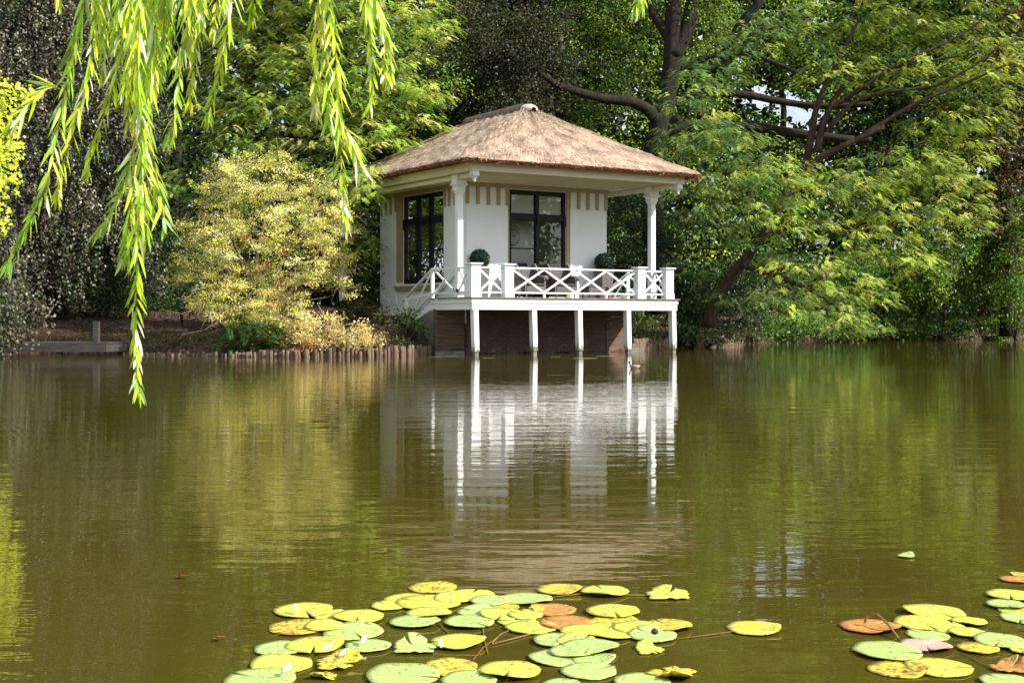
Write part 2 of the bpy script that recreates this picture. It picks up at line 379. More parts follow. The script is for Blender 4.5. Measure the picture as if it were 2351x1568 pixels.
PAD = {
 'g': padmat('lily_pad_green', (0.40,0.50,0.12), (0.40,0.52,0.16), (0.56,0.58,0.12)),
 'yg': padmat('lily_pad_yellow_green', (0.52,0.50,0.055), (0.48,0.54,0.09), (0.66,0.56,0.05), 0.52),
 'y': padmat('lily_pad_yellow', (0.64,0.38,0.03), (0.62,0.52,0.05), (0.36,0.18,0.03), 0.56, 0.66),
 'o': padmat('lily_pad_orange', (0.42,0.14,0.03), (0.50,0.23,0.045), (0.54,0.40,0.07), 0.58, 0.70),
 'p': padmat('lily_pad_pink', (0.55,0.24,0.20), (0.62,0.38,0.32), (0.70,0.52,0.40), 0.55),
}
# ------------------------------------------------------------------ foliage
def unit(a):
    return a / np.maximum(np.linalg.norm(a, axis=-1, keepdims=True), 1e-9)
UP = np.array([0.0, 0.0, 1.0])
LUP = np.array([0.55, -0.42, 0.72])      # leaves turn their faces to the light

class Leaves:
    """many small leaf quads in one mesh, each with its own colour"""
    def __init__(s): s.V = []; s.C = []
    def add(s, c, a, n, L, W, col, fold=0.12):
        a = unit(a); b = unit(np.cross(n, a)); n = np.cross(a, b)
        L = np.broadcast_to(np.asarray(L, float), (len(c),))[:, None]; W = np.broadcast_to(np.asarray(W, float), (len(c),))[:, None]
        mid = c + a*L*0.45 + n*W*fold
        q = np.stack([c, mid + b*W*0.5, c + a*L, mid - b*W*0.5], 1)
        s.V.append(q.reshape(-1, 3)); s.C.append(np.repeat(np.clip(col, 0.002, 0.95), 4, 0))
    def build(s, name, mat, parent=None, origin=(0, 0, 0)):
        V = np.concatenate(s.V).astype(np.float32) - np.array(origin, np.float32)
        C = np.concatenate(s.C); n = len(V)//4
        me = bpy.data.meshes.new(name)
        me.vertices.add(4*n); me.vertices.foreach_set('co', V.ravel())
        me.loops.add(4*n); me.loops.foreach_set('vertex_index', np.arange(4*n, dtype=np.int32))
        me.polygons.add(n); me.polygons.foreach_set('loop_start', np.arange(0, 4*n, 4, dtype=np.int32))
        at_ = me.attributes.new('Col', 'FLOAT_COLOR', 'POINT')
        at_.data.foreach_set('color', np.concatenate([C, np.ones((4*n, 1))], 1).astype(np.float32).ravel())
        me.update(calc_edges=True)
        return link_mesh(name, me, mat, parent)

def rdir(n): return unit(rng.normal(size=(n, 3)))

# holes through which the bright sky shows (picture position, radii)
GAPS = [(1815,238,44,38),(1748,232,22,30),(1420,272,20,14),(2030,378,15,18),(2248,392,14,16),(1855,268,36,26),
        (1330,40,16,14),(1690,215,20,22),(2080,30,18,10),(1800,300,32,24),(1880,205,24,16),(1960,330,22,12),(2145,135,14,9),(1380,180,14,10),(1610,80,10,14),(1975,250,18,12),(2060,560,12,10)]
def in_gap(P, grow=1.0):
    px = CX + P[:, 0]/P[:, 1]*F; py = HY - (P[:, 2]-CAMH)/P[:, 1]*F
    r = np.zeros(len(P), bool)
    for gx, gy, rx, ry in GAPS:
        r |= ((px-gx)/(rx*grow))**2 + ((py-gy)/(ry*grow))**2 < rng.uniform(0.25, 1.5, len(P))
    return r

def blob_points(b, n, shell=0.55):
    """b = (px, py, depth, rx, ry, rdepth in metres)"""
    px, py, d, rx, ry, rd = b
    c = at(px, py, d); R = np.array([rx*d/F, rd, ry*d/F])
    u = rdir(n); r = shell + (1-shell)*rng.random(n)**0.6
    r = np.where(rng.random(n) < 0.25, rng.random(n)*shell, r)
    return c + u*r[:, None]*R, u

def colmix(pal, n):
    """pal = [(weight, (r,g,b)), ...]"""
    w = np.array([p[0] for p in pal], float); w /= w.sum()
    k = rng.choice(len(pal), n, p=w)
    return np.array([p[1] for p in pal])[k]

def fill(buf, blobs, dens, per, size, pal, sig=(.34,.34,.16), leaf=(0.10,0.055), upb=0.5, gaps=True, var=0.35, droop=0.0):
    """clusters of broad leaves through the blobs. dens = clusters per m2 of blob front"""
    for b in blobs:
        d = b[2]; area = math.pi*(b[3]*d/F)*(b[4]*d/F)
        n = max(4, int(area*dens))
        P, U = blob_points(b, n)
        if gaps: P_ok = ~in_gap(P); P = P[P_ok]; U = U[P_ok]
        n = len(P)
        if n == 0: continue
        cc = colmix(pal, n)*np.exp(rng.normal(0, var, (n, 1)))
        k = per
        C = np.repeat(P, k, 0) + rng.normal(size=(n*k, 3))*np.array(sig)*size
        if droop:
            C[:, 2] -= np.abs(rng.normal(size=n*k))*droop
        out = np.repeat(U, k, 0)
        a = rdir(n*k) + out*0.5 + np.array([0, 0, -0.35 - droop])
        nr = rdir(n*k)*0.75 + LUP*0.9 + out*0.25
        col = np.repeat(cc, k, 0)*np.exp(rng.normal(0, 0.22, (n*k, 1)))
        if gaps: ok = ~in_gap(C, 0.8); C, a, nr, col = C[ok], a[ok], nr[ok], col[ok]
        L = leaf[0]*rng.uniform(0.7, 1.25, len(C)); W = leaf[1]*rng.uniform(0.8, 1.2, len(C))
        buf.add(C, a, nr, L, W, col)

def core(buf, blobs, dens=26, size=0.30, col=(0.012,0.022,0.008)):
    """big inner leaves that stop the light, crown shade painted into their dark colour"""
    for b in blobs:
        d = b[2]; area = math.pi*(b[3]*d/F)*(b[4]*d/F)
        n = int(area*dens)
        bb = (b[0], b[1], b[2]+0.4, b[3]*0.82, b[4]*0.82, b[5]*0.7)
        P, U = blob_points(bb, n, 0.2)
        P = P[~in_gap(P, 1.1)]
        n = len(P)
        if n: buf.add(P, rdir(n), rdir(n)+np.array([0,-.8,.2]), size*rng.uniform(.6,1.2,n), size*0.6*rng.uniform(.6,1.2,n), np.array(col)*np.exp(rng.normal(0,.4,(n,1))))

def pinnate(buf, blobs, dens, pal, comp=7, Lr=0.31, pairs=8, lf=(0.072,0.025), pods=0.05, tip=None, gaps=True, droop=0.45):
    """feathery sprays of compound leaves, layered in drooping fans"""
    for b in blobs:
        d = b[2]; area = math.pi*(b[3]*d/F)*(b[4]*d/F)
        n = max(3, int(area*dens))
        P, U = blob_points(b, n, 0.5)
        if gaps: ok = ~in_gap(P); P = P[ok]; U = U[ok]
        n = len(P)
        if n == 0: continue
        hd = U.copy(); hd[:, 2] = 0; hd = unit(hd + rng.normal(size=(n, 3))*[.5, .5, 0] + [0.25, -0.35, 0])   # spray direction, towards the light
        side = np.cross(hd, UP)
        cc = colmix(pal, n)*np.exp(rng.normal(0, 0.36, (n, 1)))
        t = (rng.random((n, comp))-0.5)
        # compound leaf bases along a short twig, fanned left and right
        base = P[:, None, :] + hd[:, None, :]*(rng.random((n, comp, 1))*0.55) + rng.normal(size=(n, comp, 3))*0.05
        dr = unit(hd[:, None, :]*0.7 + side[:, None, :]*(t*2.6)[..., None] + rng.normal(size=(n, comp, 3))*0.18)
        base = base.reshape(-1, 3); dr = dr.reshape(-1, 3); col = np.repeat(cc, comp, 0)*np.exp(rng.normal(0, 0.15, (n*comp, 1)))
        m = len(base); L = Lr*rng.uniform(0.7, 1.25, m)
        if pods:
            brown = rng.random(m) < pods; col[brown] = np.array([0.20, 0.075, 0.03])*rng.uniform(.6, 1.5, (brown.sum(), 1))
        js = (np.arange(pairs)+0.8)/pairs
        for j in js:
            pt = base + dr*(L*j)[:, None] - UP*(droop*L*j*j)[:, None]
            tg = unit(dr - UP*(2*droop*j))
            sd = unit(np.cross(tg, UP) + 1e-6)
            nn = np.cross(sd, tg)
            w = 1.0 - 0.45*abs(j-0.45)
            for sg in (-1, 1):
                a = sd*sg*0.92 + tg*0.45 - UP*0.18
                buf.add(pt, a, nn*0.7 + LUP*0.75 + rng.normal(size=(m, 3))*0.25, lf[0]*w*rng.uniform(.85, 1.15, m), lf[1], col)

def limb(mb, pts, r0, r1, n=9, wob=0.06):
    """smoothed tapered limb through world points"""
    P = [np.array(p, float) for p in pts]
    out = []
    for i in range(len(P)-1):
        p0 = P[max(i-1, 0)]; p1 = P[i]; p2 = P[i+1]; p3 = P[min(i+2, len(P)-1)]
        for t in np.linspace(0, 1, 5)[:-1]:
            out.append(0.5*((2*p1) + (-p0+p2)*t + (2*p0-5*p1+4*p2-p3)*t*t + (-p0+3*p1-3*p2+p3)*t**3))
    out.append(P[-1])
    k = len(out); rr = [r0 + (r1-r0)*(i/(k-1))**0.8 for i in range(k)]
    mb.tube(out, rr, n, wob)
    return mb

def twigs(mb, blobs, per, length=0.9, r=0.012, gaps=True, up=0.3):
    for b in blobs:
        P, U = blob_points(b, per, 0.75); per_ = max(2, int(per*min(1, b[3]*b[4]/6000)))
        c = at(b[0], b[1], b[2])
        for i in range(per_):
            q = P[i]; d = unit((q - c)[None])[0]*0.6 + rdir(1)[0]*0.6 + UP*up
            d = d/np.linalg.norm(d); L = length*rng.uniform(.5, 1.3)
            k = rdir(1)[0]*0.18*L
            pts = [q - d*L, q - d*L*0.5 + k, q + rdir(1)[0]*0.05, q + d*L*0.25 - k*0.5]
            mb.tube(pts, [r*1.5, r*1.1, r*.8, r*.4], 4, 0, True)

def make_tree(name, label, cat, base, trunk=None, limbs=(), bark='bark', crown=None, crownmat='leaf', twigmb=None, twigmat='twig', group=None):
    root = empty(name, base, label=label, cat=cat, group=group)
    if trunk:
        mb = MB(); limb(mb, trunk[0], trunk[1], trunk[2], 12)
        mb.build('trunk', M[bark], root, origin=base)
    for (pts, r0, r1) in limbs:
        mb = MB(); limb(mb, pts, r0, r1)
        mb.build('limb', M[bark], root, origin=base)
    if twigmb and twigmb.v: twigmb.build('twigs', M[twigmat], root, origin=base)
    if crown and crown.V: crown.build('crown', M[crownmat], root, origin=base)
    return root

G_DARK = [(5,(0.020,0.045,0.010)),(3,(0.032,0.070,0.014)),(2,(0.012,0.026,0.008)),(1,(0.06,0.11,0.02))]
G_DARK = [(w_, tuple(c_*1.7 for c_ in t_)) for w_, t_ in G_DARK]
G_MID = [(4,(0.05,0.11,0.015)),(3,(0.08,0.15,0.02)),(2,(0.03,0.07,0.012)),(1.2,(0.15,0.20,0.025))]
G_MID = [(w_, tuple(c_*2.2 for c_ in t_)) for w_, t_ in G_MID]
G_YEL = [(4,(0.12,0.19,0.02)),(3,(0.20,0.25,0.03)),(2,(0.06,0.12,0.015))]
G_YEL = [(w_, tuple(c_*2.2 for c_ in t_)) for w_, t_ in G_YEL]
COPPER = [(3,(0.020,0.019,0.013)),(3,(0.036,0.034,0.020)),(4,(0.024,0.042,0.014)),(1.2,(0.085,0.070,0.040))]
COPPER = [(w_, tuple(c_*1.5 for c_ in t_)) for w_, t_ in COPPER]
PIN = [(4,(0.12,0.20,0.03)),(3,(0.21,0.275,0.05)),(2.5,(0.035,0.075,0.02)),(2.5,(0.33,0.36,0.10))]  # palest entry paints sunlit highlights onto the sprays
PIN = [(w_, tuple(c_*2.4 for c_ in t_)) for w_, t_ in PIN]
PINBR = [(4,(0.13,0.185,0.035)),(3,(0.21,0.255,0.045)),(2.5,(0.06,0.105,0.028)),(1.5,(0.028,0.055,0.018)),(1,(0.30,0.32,0.10))]  # last, whitish entry is a painted highlight
PINBR = [(w_, tuple(c_*2.8 for c_ in t_)) for w_, t_ in PINBR]

def ground_z_at(x, y):
    return float(terrain_h(np.array([x]), np.array([y]))[0])

# ------------------------------------------------------------------ terrain and water
SHORE = np.array([(-60,1.2),(-60,2.0),(-14,2.2),(14,2.2),(34,6),(38,30),(36,60),(30,72),(26.5,71),(14.9,66.0),(10.9,60.0),(7.1,51.5),(4.5,46.0),(3.65,42.8),(-2.23,39.13),
                  (-3.0,37.6),(-5.85,36.4),(-8.1,37.1),(-11.8,40.0),(-15.5,41.0),(-19,38),(-21,32),(-19,20),(-22,8),(-40,4)], float)[2:]
def sdist(x, y):
    """signed distance to the pond edge, positive on land"""
    P = np.stack([x, y], -1); A = SHORE; B = np.roll(SHORE, -1, 0)
    dmin = np.full(len(x), 1e9); inside = np.zeros(len(x), bool)
    for a, b in zip(A, B):
        ab = b-a; t = np.clip(((P-a)@ab)/(ab@ab), 0, 1)
        dmin = np.minimum(dmin, np.linalg.norm(P-(a+t[:, None]*ab), axis=1))
        cond = ((a[1] > y) != (b[1] > y)) & (x < (b[0]-a[0])*(y-a[1])/(b[1]-a[1]+1e-12)+a[0])
        inside ^= cond
    return np.where(inside, -dmin, dmin)
def terrain_h(x, y):
    s = sdist(x, y)
    h = np.where(s < 0, -0.7, 0)
    t = np.clip((s+0.35)/0.45, 0, 1); t = t*t*(3-2*t)
    land = 0.15 + 0.17*np.clip(s, 0, 1) + 0.080*np.clip(s, 0, 16) + 0.05*np.sin(x*0.9+y*0.4)*np.clip(s, 0, 1) + 0.04*np.sin(x*2.1-y*1.7)*np.clip(s, 0, 1)
    land += 0.62*np.exp(-(((x+3.6)/2.4)**2 + ((y-40.9)/1.9)**2))*np.clip(s/1.2, 0, 1)
    land += 0.35*np.exp(-(((x-7.2)/2.6)**2 + ((y-49)/2.5)**2))*np.clip(s/1.2, 0, 1)
    land = np.where(y < 10, 0.25 - 0.35*np.exp(-((x)/2.0)**2)*(y > 0), land)
    return -0.7*(1-t) + land*t

gx = np.concatenate([np.linspace(-400,-40,14)[:-1], np.arange(-40,40,0.4), np.linspace(40,400,14)])
gy = np.concatenate([np.linspace(-120,-6,8)[:-1], np.arange(-6,80,0.4), np.linspace(80,600,16)])
XX, YY = np.meshgrid(gx, gy); hx = terrain_h(XX.ravel(), YY.ravel())
nxg, nyg = len(gx), len(gy)
vid = np.arange(nxg*nyg).reshape(nyg, nxg)
faces = np.stack([vid[:-1,:-1], vid[:-1,1:], vid[1:,1:], vid[1:,:-1]], -1).reshape(-1, 4)
me = bpy.data.meshes.new('ground'); me.from_pydata(np.stack([XX.ravel(), YY.ravel(), hx], -1).tolist(), [], faces.tolist())
me.polygons.foreach_set('use_smooth', [True]*len(me.polygons)); me.update()
tag(link_mesh('ground', me, M['ground']), 'brown leaf-strewn earth bank around the pond', kind='structure')

me = bpy.data.meshes.new('water')
me.from_pydata([(-70,1,0),(45,1,0),(45,78,0),(-70,78,0)], [], [(0,1,2,3)])
tag(link_mesh('water', me, M['water']), 'olive brown pond water with small ripples and reflections', kind='structure')

# weeds along the water's edge
wd = Leaves()
n = 900
x = np.concatenate([rng.uniform(-15, -2, n*2), rng.uniform(3.6, 22, n*2)]); y = np.concatenate([rng.uniform(35.8, 43, n*2), rng.uniform(42, 72, n*2)])
s = sdist(x, y); ok = (s > 0.08) & (s < 1.3) & (rng.random(len(x)) < np.where(x < 0, 0.55, 1.0)); x, y = x[ok], y[ok]; z = terrain_h(x, y)
P = np.repeat(np.stack([x, y, z], 1), 22, 0); k = len(P); hgt = np.repeat(rng.uniform(.08, .32, len(x)), 22)
P = P + rng.normal(size=(k, 3))*[.13, .13, 0] + UP*(rng.random((k, 1))*hgt[:, None])
wd.add(P, rdir(k)*[1,1,.6]+UP*.3, rdir(k)*.6+LUP, 0.075*rng.uniform(.6,1.4,k), 0.03, np.repeat(colmix([(4,(0.05,0.10,0.02)),(3,(0.10,0.17,0.03)),(1.5,(0.20,0.15,0.06)),(1,(0.22,0.26,0.06))], len(x)), 22, 0)*rng.uniform(.6,1.4,(k,1)))
tag(wd.build('bank_weeds', M['leaf']), 'small green weeds and ground cover along the top of the bank', 'ground cover', kind='stuff')
# leaf litter on the banks
lb = Leaves()
n = 60000
x = rng.uniform(-26, 20, n); y = rng.uniform(36, 64, n); s = sdist(x, y); ok = (s > 0.12) & (s < 14)
x, y = x[ok], y[ok]; z = terrain_h(x, y) + 0.012
c = np.stack([x, y, z], 1); n = len(c)
lb.add(c, rdir(n)*[1,1,.25], UP + rdir(n)*0.45, 0.10*rng.uniform(.6,1.3,n), 0.06, colmix([(4,(0.20,0.08,0.04)),(2,(0.24,0.11,0.06)),(2,(0.10,0.05,0.03)),(0.8,(0.36,0.25,0.18))], n)*rng.uniform(.4,1.1,(n,1)))
tag(lb.build('fallen_leaves', M['dull']), 'reddish brown fallen leaves littering the bank under the trees', 'leaf litter', kind='stuff')
# ------------------------------------------------------------------ the pavilion (local axes: u along the front, v to the back, z up)
P0 = (-1.11, 37.35, 0.0); RZ = math.atan2(0.527, 0.85)
def uv(u, v, z=0.0):
    c, s = math.cos(RZ), math.sin(RZ)
    return (P0[0] + u*c - v*s, P0[1] + u*s + v*c, z)
DZ = 1.64          # deck surface
WU0, WU1, WV0, WV1 = 1.04, 6.10, 2.10, 7.83
WT = 5.07          # wall top
house = empty('garden_pavilion', P0, RZ, 'white garden pavilion with thatched hip roof standing over the pond on a white timber deck', 'pavilion')

def part(mb, name, mat, parent=house, bevel=0.0, **kw):
    o = mb.build(name, mat if not isinstance(mat, str) else M[mat], parent, bevel=bevel)
    if kw: tag(o, **kw)
    return o

# window openings: (a0, a1, z0, z1) along the wall
FO = (2.50, 4.56, DZ+0.06, 4.92)
LO = (3.50, 6.17, 2.14, 4.92)
T = 0.26
def wallseg(mb, axis, lo, hi, pos0, pos1, op):
    a0, a1, z0, z1 = op
    def bx(a, b, c, d):
        if b-a < 1e-3 or d-c < 1e-3: return
        if axis == 'u': mb.box(a, b, pos0, pos1, c, d)
        else: mb.box(pos0, pos1, a, b, c, d)
    bx(lo, a0, 0.9, WT); bx(a1, hi, 0.9, WT); bx(a0, a1, 0.9, z0); bx(a0, a1, z1, WT)
for nm, ax, lo, hi, p0, p1, op in (('front', 'u', WU0, WU1, WV0, WV0+T, FO), ('back', 'u', WU0, WU1, WV1-T, WV1, (2.4,4.7,1.9,4.8)),
                                   ('left', 'v', WV0+T, WV1-T, WU0, WU0+T, LO), ('right', 'v', WV0+T, WV1-T, WU1-T, WU1, (3.5,6.17,2.14,4.8))):
    mb = MB(); wallseg(mb, ax, lo, hi, p0, p1, op); part(mb, 'wall', 'stucco')
mb = MB(); mb.box(WU0+T, WU1-T, WV0+T, WV1-T, DZ-0.12, DZ-0.02); part(mb, 'floor', 'floorin')
mb = MB(); mb.box(WU0+T, WU1-T, WV0+T, WV1-T, 4.97, 5.03); part(mb, 'ceiling', 'plaster')
mb = MB(); mb.box(WU0+0.02, WU1-0.02, WV0+0.03, WV1-0.03, -0.6, 0.898); part(mb, 'foundation_wall', 'brick')
mb = MB(); mb.box(WU0-0.01, WU1+0.01, WV0-0.03, WV0-0.002, 0.86, 1.60); part(mb, 'foundation_wall', 'brick')

# windows: black frame, sashes, panes, blinds
def window(axis, op, pos, cols, z_tr, sash_z, inward, blind=True, frame='black', name='window'):
    a0, a1, z0, z1 = op; g = 0.004
    a0 += g; a1 -= g; z0 += g; z1 -= g
    wn = empty(name); wn.parent = house; 
    def bx(mb, a, b, d0, d1, c, e):
        lo, hi = sorted((pos+inward*d0, pos+inward*d1))
        if axis == 'u': mb.box(a, b, lo, hi, c, e)
        else: mb.box(lo, hi, a, b, c, e)
    fr = MB(); w = 0.085
    bx(fr, a0, a0+w, 0.03, 0.15, z0, z1); bx(fr, a1-w, a1, 0.03, 0.15, z0, z1)
    bx(fr, a0+w, a1-w, 0.03, 0.15, z1-w, z1); bx(fr, a0+w, a1-w, 0.03, 0.15, z0, z0+w)
    bx(fr, a0+w, a1-w, 0.02, 0.15, z_tr-0.07, z_tr+0.07)
    cw = (a1-a0-2*w)/cols
    for k in range(1, cols):
        x = a0+w+cw*k
        bx(fr, x-0.055, x+0.055, 0.01, 0.14, z0+w, z1-w)
        bx(fr, x-0.035, x+0.035, -0.03, 0.01, z_tr-0.20, z_tr+0.10)
    for x in (a0+0.04, a1-0.04):
        bx(fr, x-0.035, x+0.035, -0.02, 0.03, z_tr-0.24, z_tr+0.10)
    fr.build('frame', M[frame], wn)
    sb = MB(); gl = MB(); bl = MB()
    for k in range(cols):
        x0 = a0+w+cw*k+(0.055 if k else 0); x1 = a0+w+cw*(k+1)-(0.055 if k < cols-1 else 0)
        s = 0.05
        for (c, e) in ((z0+w, z_tr-0.07), (z_tr+0.07, z1-w)):
            bx(sb, x0, x0+s*.5, 0.05, 0.11, c, e); bx(sb, x1-s*.5, x1, 0.05, 0.11, c, e)
            bx(sb, x0+s*.5, x1-s*.5, 0.05, 0.11, c, c+s); bx(sb, x0+s*.5, x1-s*.5, 0.05, 0.11, e-s, e)
        bx(sb, x0+s*.5, x1-s*.5, 0.055, 0.105, sash_z-0.018, sash_z+0.018)
        if axis == 'u': gl.add([(x0,pos+inward*.08,z0+w),(x1,pos+inward*.08,z0+w),(x1,pos+inward*.08,z1-w),(x0,pos+inward*.08,z1-w)], [(0,1,2,3)])
        else: gl.add([(pos+inward*.08,x0,z0+w),(pos+inward*.08,x1,z0+w),(pos+inward*.08,x1,z1-w),(pos+inward*.08,x0,z1-w)], [(0,1,2,3)])
        if blind: bx(bl, x0+0.01, x1-0.01, 0.125, 0.13, z_tr+0.04, z1-w)
    sb.build('sash', M[frame], wn); gl.build('pane', M['glass'], wn)
    if blind: bl.build('blind', M['blind'], wn)
    return wn
window('u', FO, WV0, 2, 4.10, 3.16, 1)
window('v', LO, WU0, 3, 4.10, 3.16, 1)
window('u', (2.4,4.7,1.9,4.8), WV1, 3, 4.0, 2.6, -1, False, 'white')
window('v', (3.5,6.17,2.14,4.8), WU1, 3, 4.0, 2.9, -1, False, 'white')
# tan surrounds with inner cream pilaster, sill
mb = MB()
mb.box(FO[1]+0.002, FO[1]+0.13, WV0-0.035, WV0-0.002, DZ+0.02, 4.42); part(mb, 'window_surround', 'tan')
mb = MB(); mb.box(FO[0]-0.03, FO[0]-0.002, WV0-0.02, WV0-0.002, DZ+0.02, 4.42); part(mb, 'window_surround', 'tan'); mb = MB()
mb.box(WU0-0.035, WU0-0.002, LO[1]+0.002, LO[1]+0.42, 2.22, 4.92); 
part(mb, 'window_surround', 'tan')
mb = MB(); mb.box(FO[1]+0.132, FO[1]+0.19, WV0-0.05, WV0-0.002, DZ+0.02, 4.42); part(mb, 'pilaster', 'white'); mb = MB(); mb.box(WU0-0.05, WU0-0.002, LO[1]+0.422, LO[1]+0.62, 1.5, 4.46)
part(mb, 'pilaster', 'white')
mb = MB(); mb.box(WU0-0.12, WU0-0.002, LO[0]-0.1, LO[1]+0.45, 2.02, 2.09); mb.box(WU0-0.09, WU0-0.002, LO[0]-0.06, LO[1]+0.41, 1.93, 2.018); part(mb, 'window_sill', 'tan', bevel=0.008)
# frieze band and hanging teeth
def teeth(mb, axis, us, face):
    for u in us:
        if axis == 'u': mb.box(u-0.055, u+0.055, face-0.045, face-0.003, 4.42, 4.935)
        else: mb.box(face-0.045, face-0.003, u-0.055, u+0.055, 4.42, 4.935)
mb = MB(); mb.box(WU0-0.05, WU1+0.05, WV0-0.05, WV0-0.003, 4.937, 5.066); mb.box(WU0-0.05, WU0-0.003, WV0-0.002, WV1+0.02, 4.937, 5.066)
mb.box(WU1+0.003, WU1+0.05, WV0-0.002, WV1+0.02, 4.937, 5.066)
teeth(mb, 'u', [1.05, 1.41, 1.77, 2.12, 2.44], WV0)
teeth(mb, 'u', [4.66, 5.02, 5.37, 5.72, 6.06], WV0)
teeth(mb, 'v', [2.42, 2.78, 3.12, 3.40], WU0); teeth(mb, 'v', [6.30, 6.66, 7.02, 7.36, 7.70], WU0)
mb.box(FO[1]+0.002, FO[1]+0.155, WV0-0.04, WV0-0.003, 4.42, 4.935)
part(mb, 'frieze', 'tan')

# soffit, fascia, beams
EU0, EU1, EV0, EV1 = -0.146, 7.285, -0.28, 9.1
mb = MB(); mb.box(EU0+0.05, EU1-0.05, EV0+0.05, EV1-0.05, 5.12, 5.16)
for k in range(1, 13):                                  # board steps, front and sides
    y = EV0 + 0.05 + k*0.175
    if y < WV0 - 0.1: mb.box(EU0+0.06, EU1-0.06, y-0.012, y+0.012, 5.105, 5.119)
part(mb, 'soffit', 'soffit')
mb = MB()
for i, (o_, z) in enumerate(((0.02, 5.068), (0.14, 5.084), (0.26, 5.10))):
    a = 0.12
    mb.box(WU0-o_-a, WU1+o_+a, WV0-o_-a, WV0-o_-0.002, z, 5.119-0.003*i)
    mb.box(WU0-o_-a, WU0-o_-0.002, WV0-o_, WV1+0.2, z, 5.119-0.003*i)
    mb.box(WU1+o_+0.002, WU1+o_+a, WV0-o_, WV1+0.2, z, 5.119-0.003*i)
part(mb, 'cornice_moulding', 'soffit')
mb = MB(); h0, h1 = 5.115, 5.35
mb.box(EU0, EU1, EV0, EV0+0.048, h0, h1); mb.box(EU0, EU0+0.048, EV0+0.05, EV1, h0, h1); mb.box(EU1-0.048, EU1, EV0+0.05, EV1, h0, h1); mb.box(EU0+0.05, EU1-0.05, EV1-0.048, EV1, h0, h1)
part(mb, 'fascia', 'cream')
CL, CR, CV = 0.14, 7.0, 0.97
for cu in (CL, CR):
    mb = MB(); mb.box(cu-0.08, cu+0.08, EV0+0.24, CV-0.146, 4.98, 5.103); mb.box(cu-0.08, cu+0.08, CV+0.146, EV1-0.3, 4.98, 5.103); part(mb, 'beam', 'cream')
for cu in (CL, CR):
    for cv in (CV, 8.75):
        c = (cu, cv)
        mb = MB(); mb.cbox(c, 0.18, 0.18, DZ+0.35, 4.58); mb.cbox(c, 0.22, 0.22, DZ-0.01, DZ+0.35)
        col = part(mb, 'column', 'white', bevel=0.012)
        mb = MB(); mb.cbox(c, 0.215, 0.215, 4.581, 4.62); mb.cbox(c, 0.22, 0.22, 4.621, 4.66, 0.015); mb.cbox(c, 0.275, 0.275, 4.661, 4.76); mb.cbox(c, 0.28, 0.28, 4.761, 4.81, 0.03); mb.cbox(c, 0.39, 0.39, 4.811, 4.86); mb.cbox(c, 0.32, 0.32, 4.861, 5.112)
        part(mb, 'capital', 'cream' if cv > 5 else 'white', col, bevel=0.006)
for cu in (EU0+0.14, EU1-0.14):
    c = (cu, EV0+0.13)
    mb = MB(); mb.cbox(c, 0.20, 0.20, 4.985, 5.112); mb.cbox(c, 0.12, 0.12, 4.93, 4.984, 0.05); mb.cbox(c, 0.08, 0.08, 4.88, 4.929, 0.02); mb.lathe([(0.015,4.80),(0.04,4.83),(0.045,4.855),(0.03,4.879)], c, 12)
    part(mb, 'drop_finial', 'white')

# ---- thatched roof: rings from the eave up to the ridge
RU0, RU1, RV0, RV1 = -0.60, 7.86, -0.66, 9.5
RGU, RG0, RG1 = 3.57, 2.75, 6.3
def ring(t, n=184, grow=0.0, zoff=0.0):
    """rounded rectangle shrinking to the ridge line"""
    u0 = RU0 + (RGU-0.06-RU0)*t - grow; u1 = RU1 + (RGU+0.06-RU1)*t + grow
    v0 = RV0 + (RG0-RV0)*t - grow; v1 = RV1 + (RG1-RV1)*t + grow
    r = min(0.42*(1-t)+0.05, (u1-u0)/2*0.98)
    pts = []
    per = n//4
    cs = [(u1-r, v0+r, -math.pi/2), (u1-r, v1-r, 0), (u0+r, v1-r, math.pi/2), (u0+r, v0+r, math.pi)]
    ends = [(u0+r, v0), (u1, v0+r), (u1-r, v1), (u0, v1-r)]
    for k in range(4):
        cx, cy, a0 = cs[k]; ex, ey = ends[k]; sx, sy = cx + r*math.cos(a0), cy + r*math.sin(a0)
        m = per - 10
        for j in range(m): s = j/m; pts.append((ex+(sx-ex)*s, ey+(sy-ey)*s))
        for j in range(10): a = a0 + (math.pi/2)*j/10; pts.append((cx+r*math.cos(a), cy+r*math.sin(a)))
    return pts
def roof_z(t): return 5.43 + 2.12*(1.0*t) - 0.03*math.sin(math.pi*t)
NR, NP = 60, 184
vs, fs, uvs = [], [], []
for i in range(NR+1):
    t = i/NR
    arc = 0
    rp = ring(t)
    e0 = ring(0)
    for j, (a, b) in enumerate(rp):
        nz = 0.020*math.sin(j*1.7+i*0.9)+0.018*math.sin(j*0.53-i*0.37)+rng.normal()*0.010
        if i == 0: nz = -0.03 + rng.normal()*0.012
        vs.append((a, b, roof_z(t)+nz))
        uvs.append((j*0.19, t*4.2))
for i in range(NR):
    for j in range(NP):
        k = (j+1) % NP
        fs.append((i*NP+j, i*NP+k, (i+1)*NP+k, (i+1)*NP+j))
me = bpy.data.meshes.new('thatch'); me.from_pydata(vs, [], fs)
ul = me.uv_layers.new(name='slope')
for p in me.polygons:
    for li, vi in zip(p.loop_indices, p.vertices):
        q = list(uvs[vi])
        if p.index % NP == NP-1 and vi % NP == 0: q[0] += NP*0.19
        ul.data[li].uv = q
    p.use_smooth = True
roof = link_mesh('thatched_roof', me, M['thatch'], house)
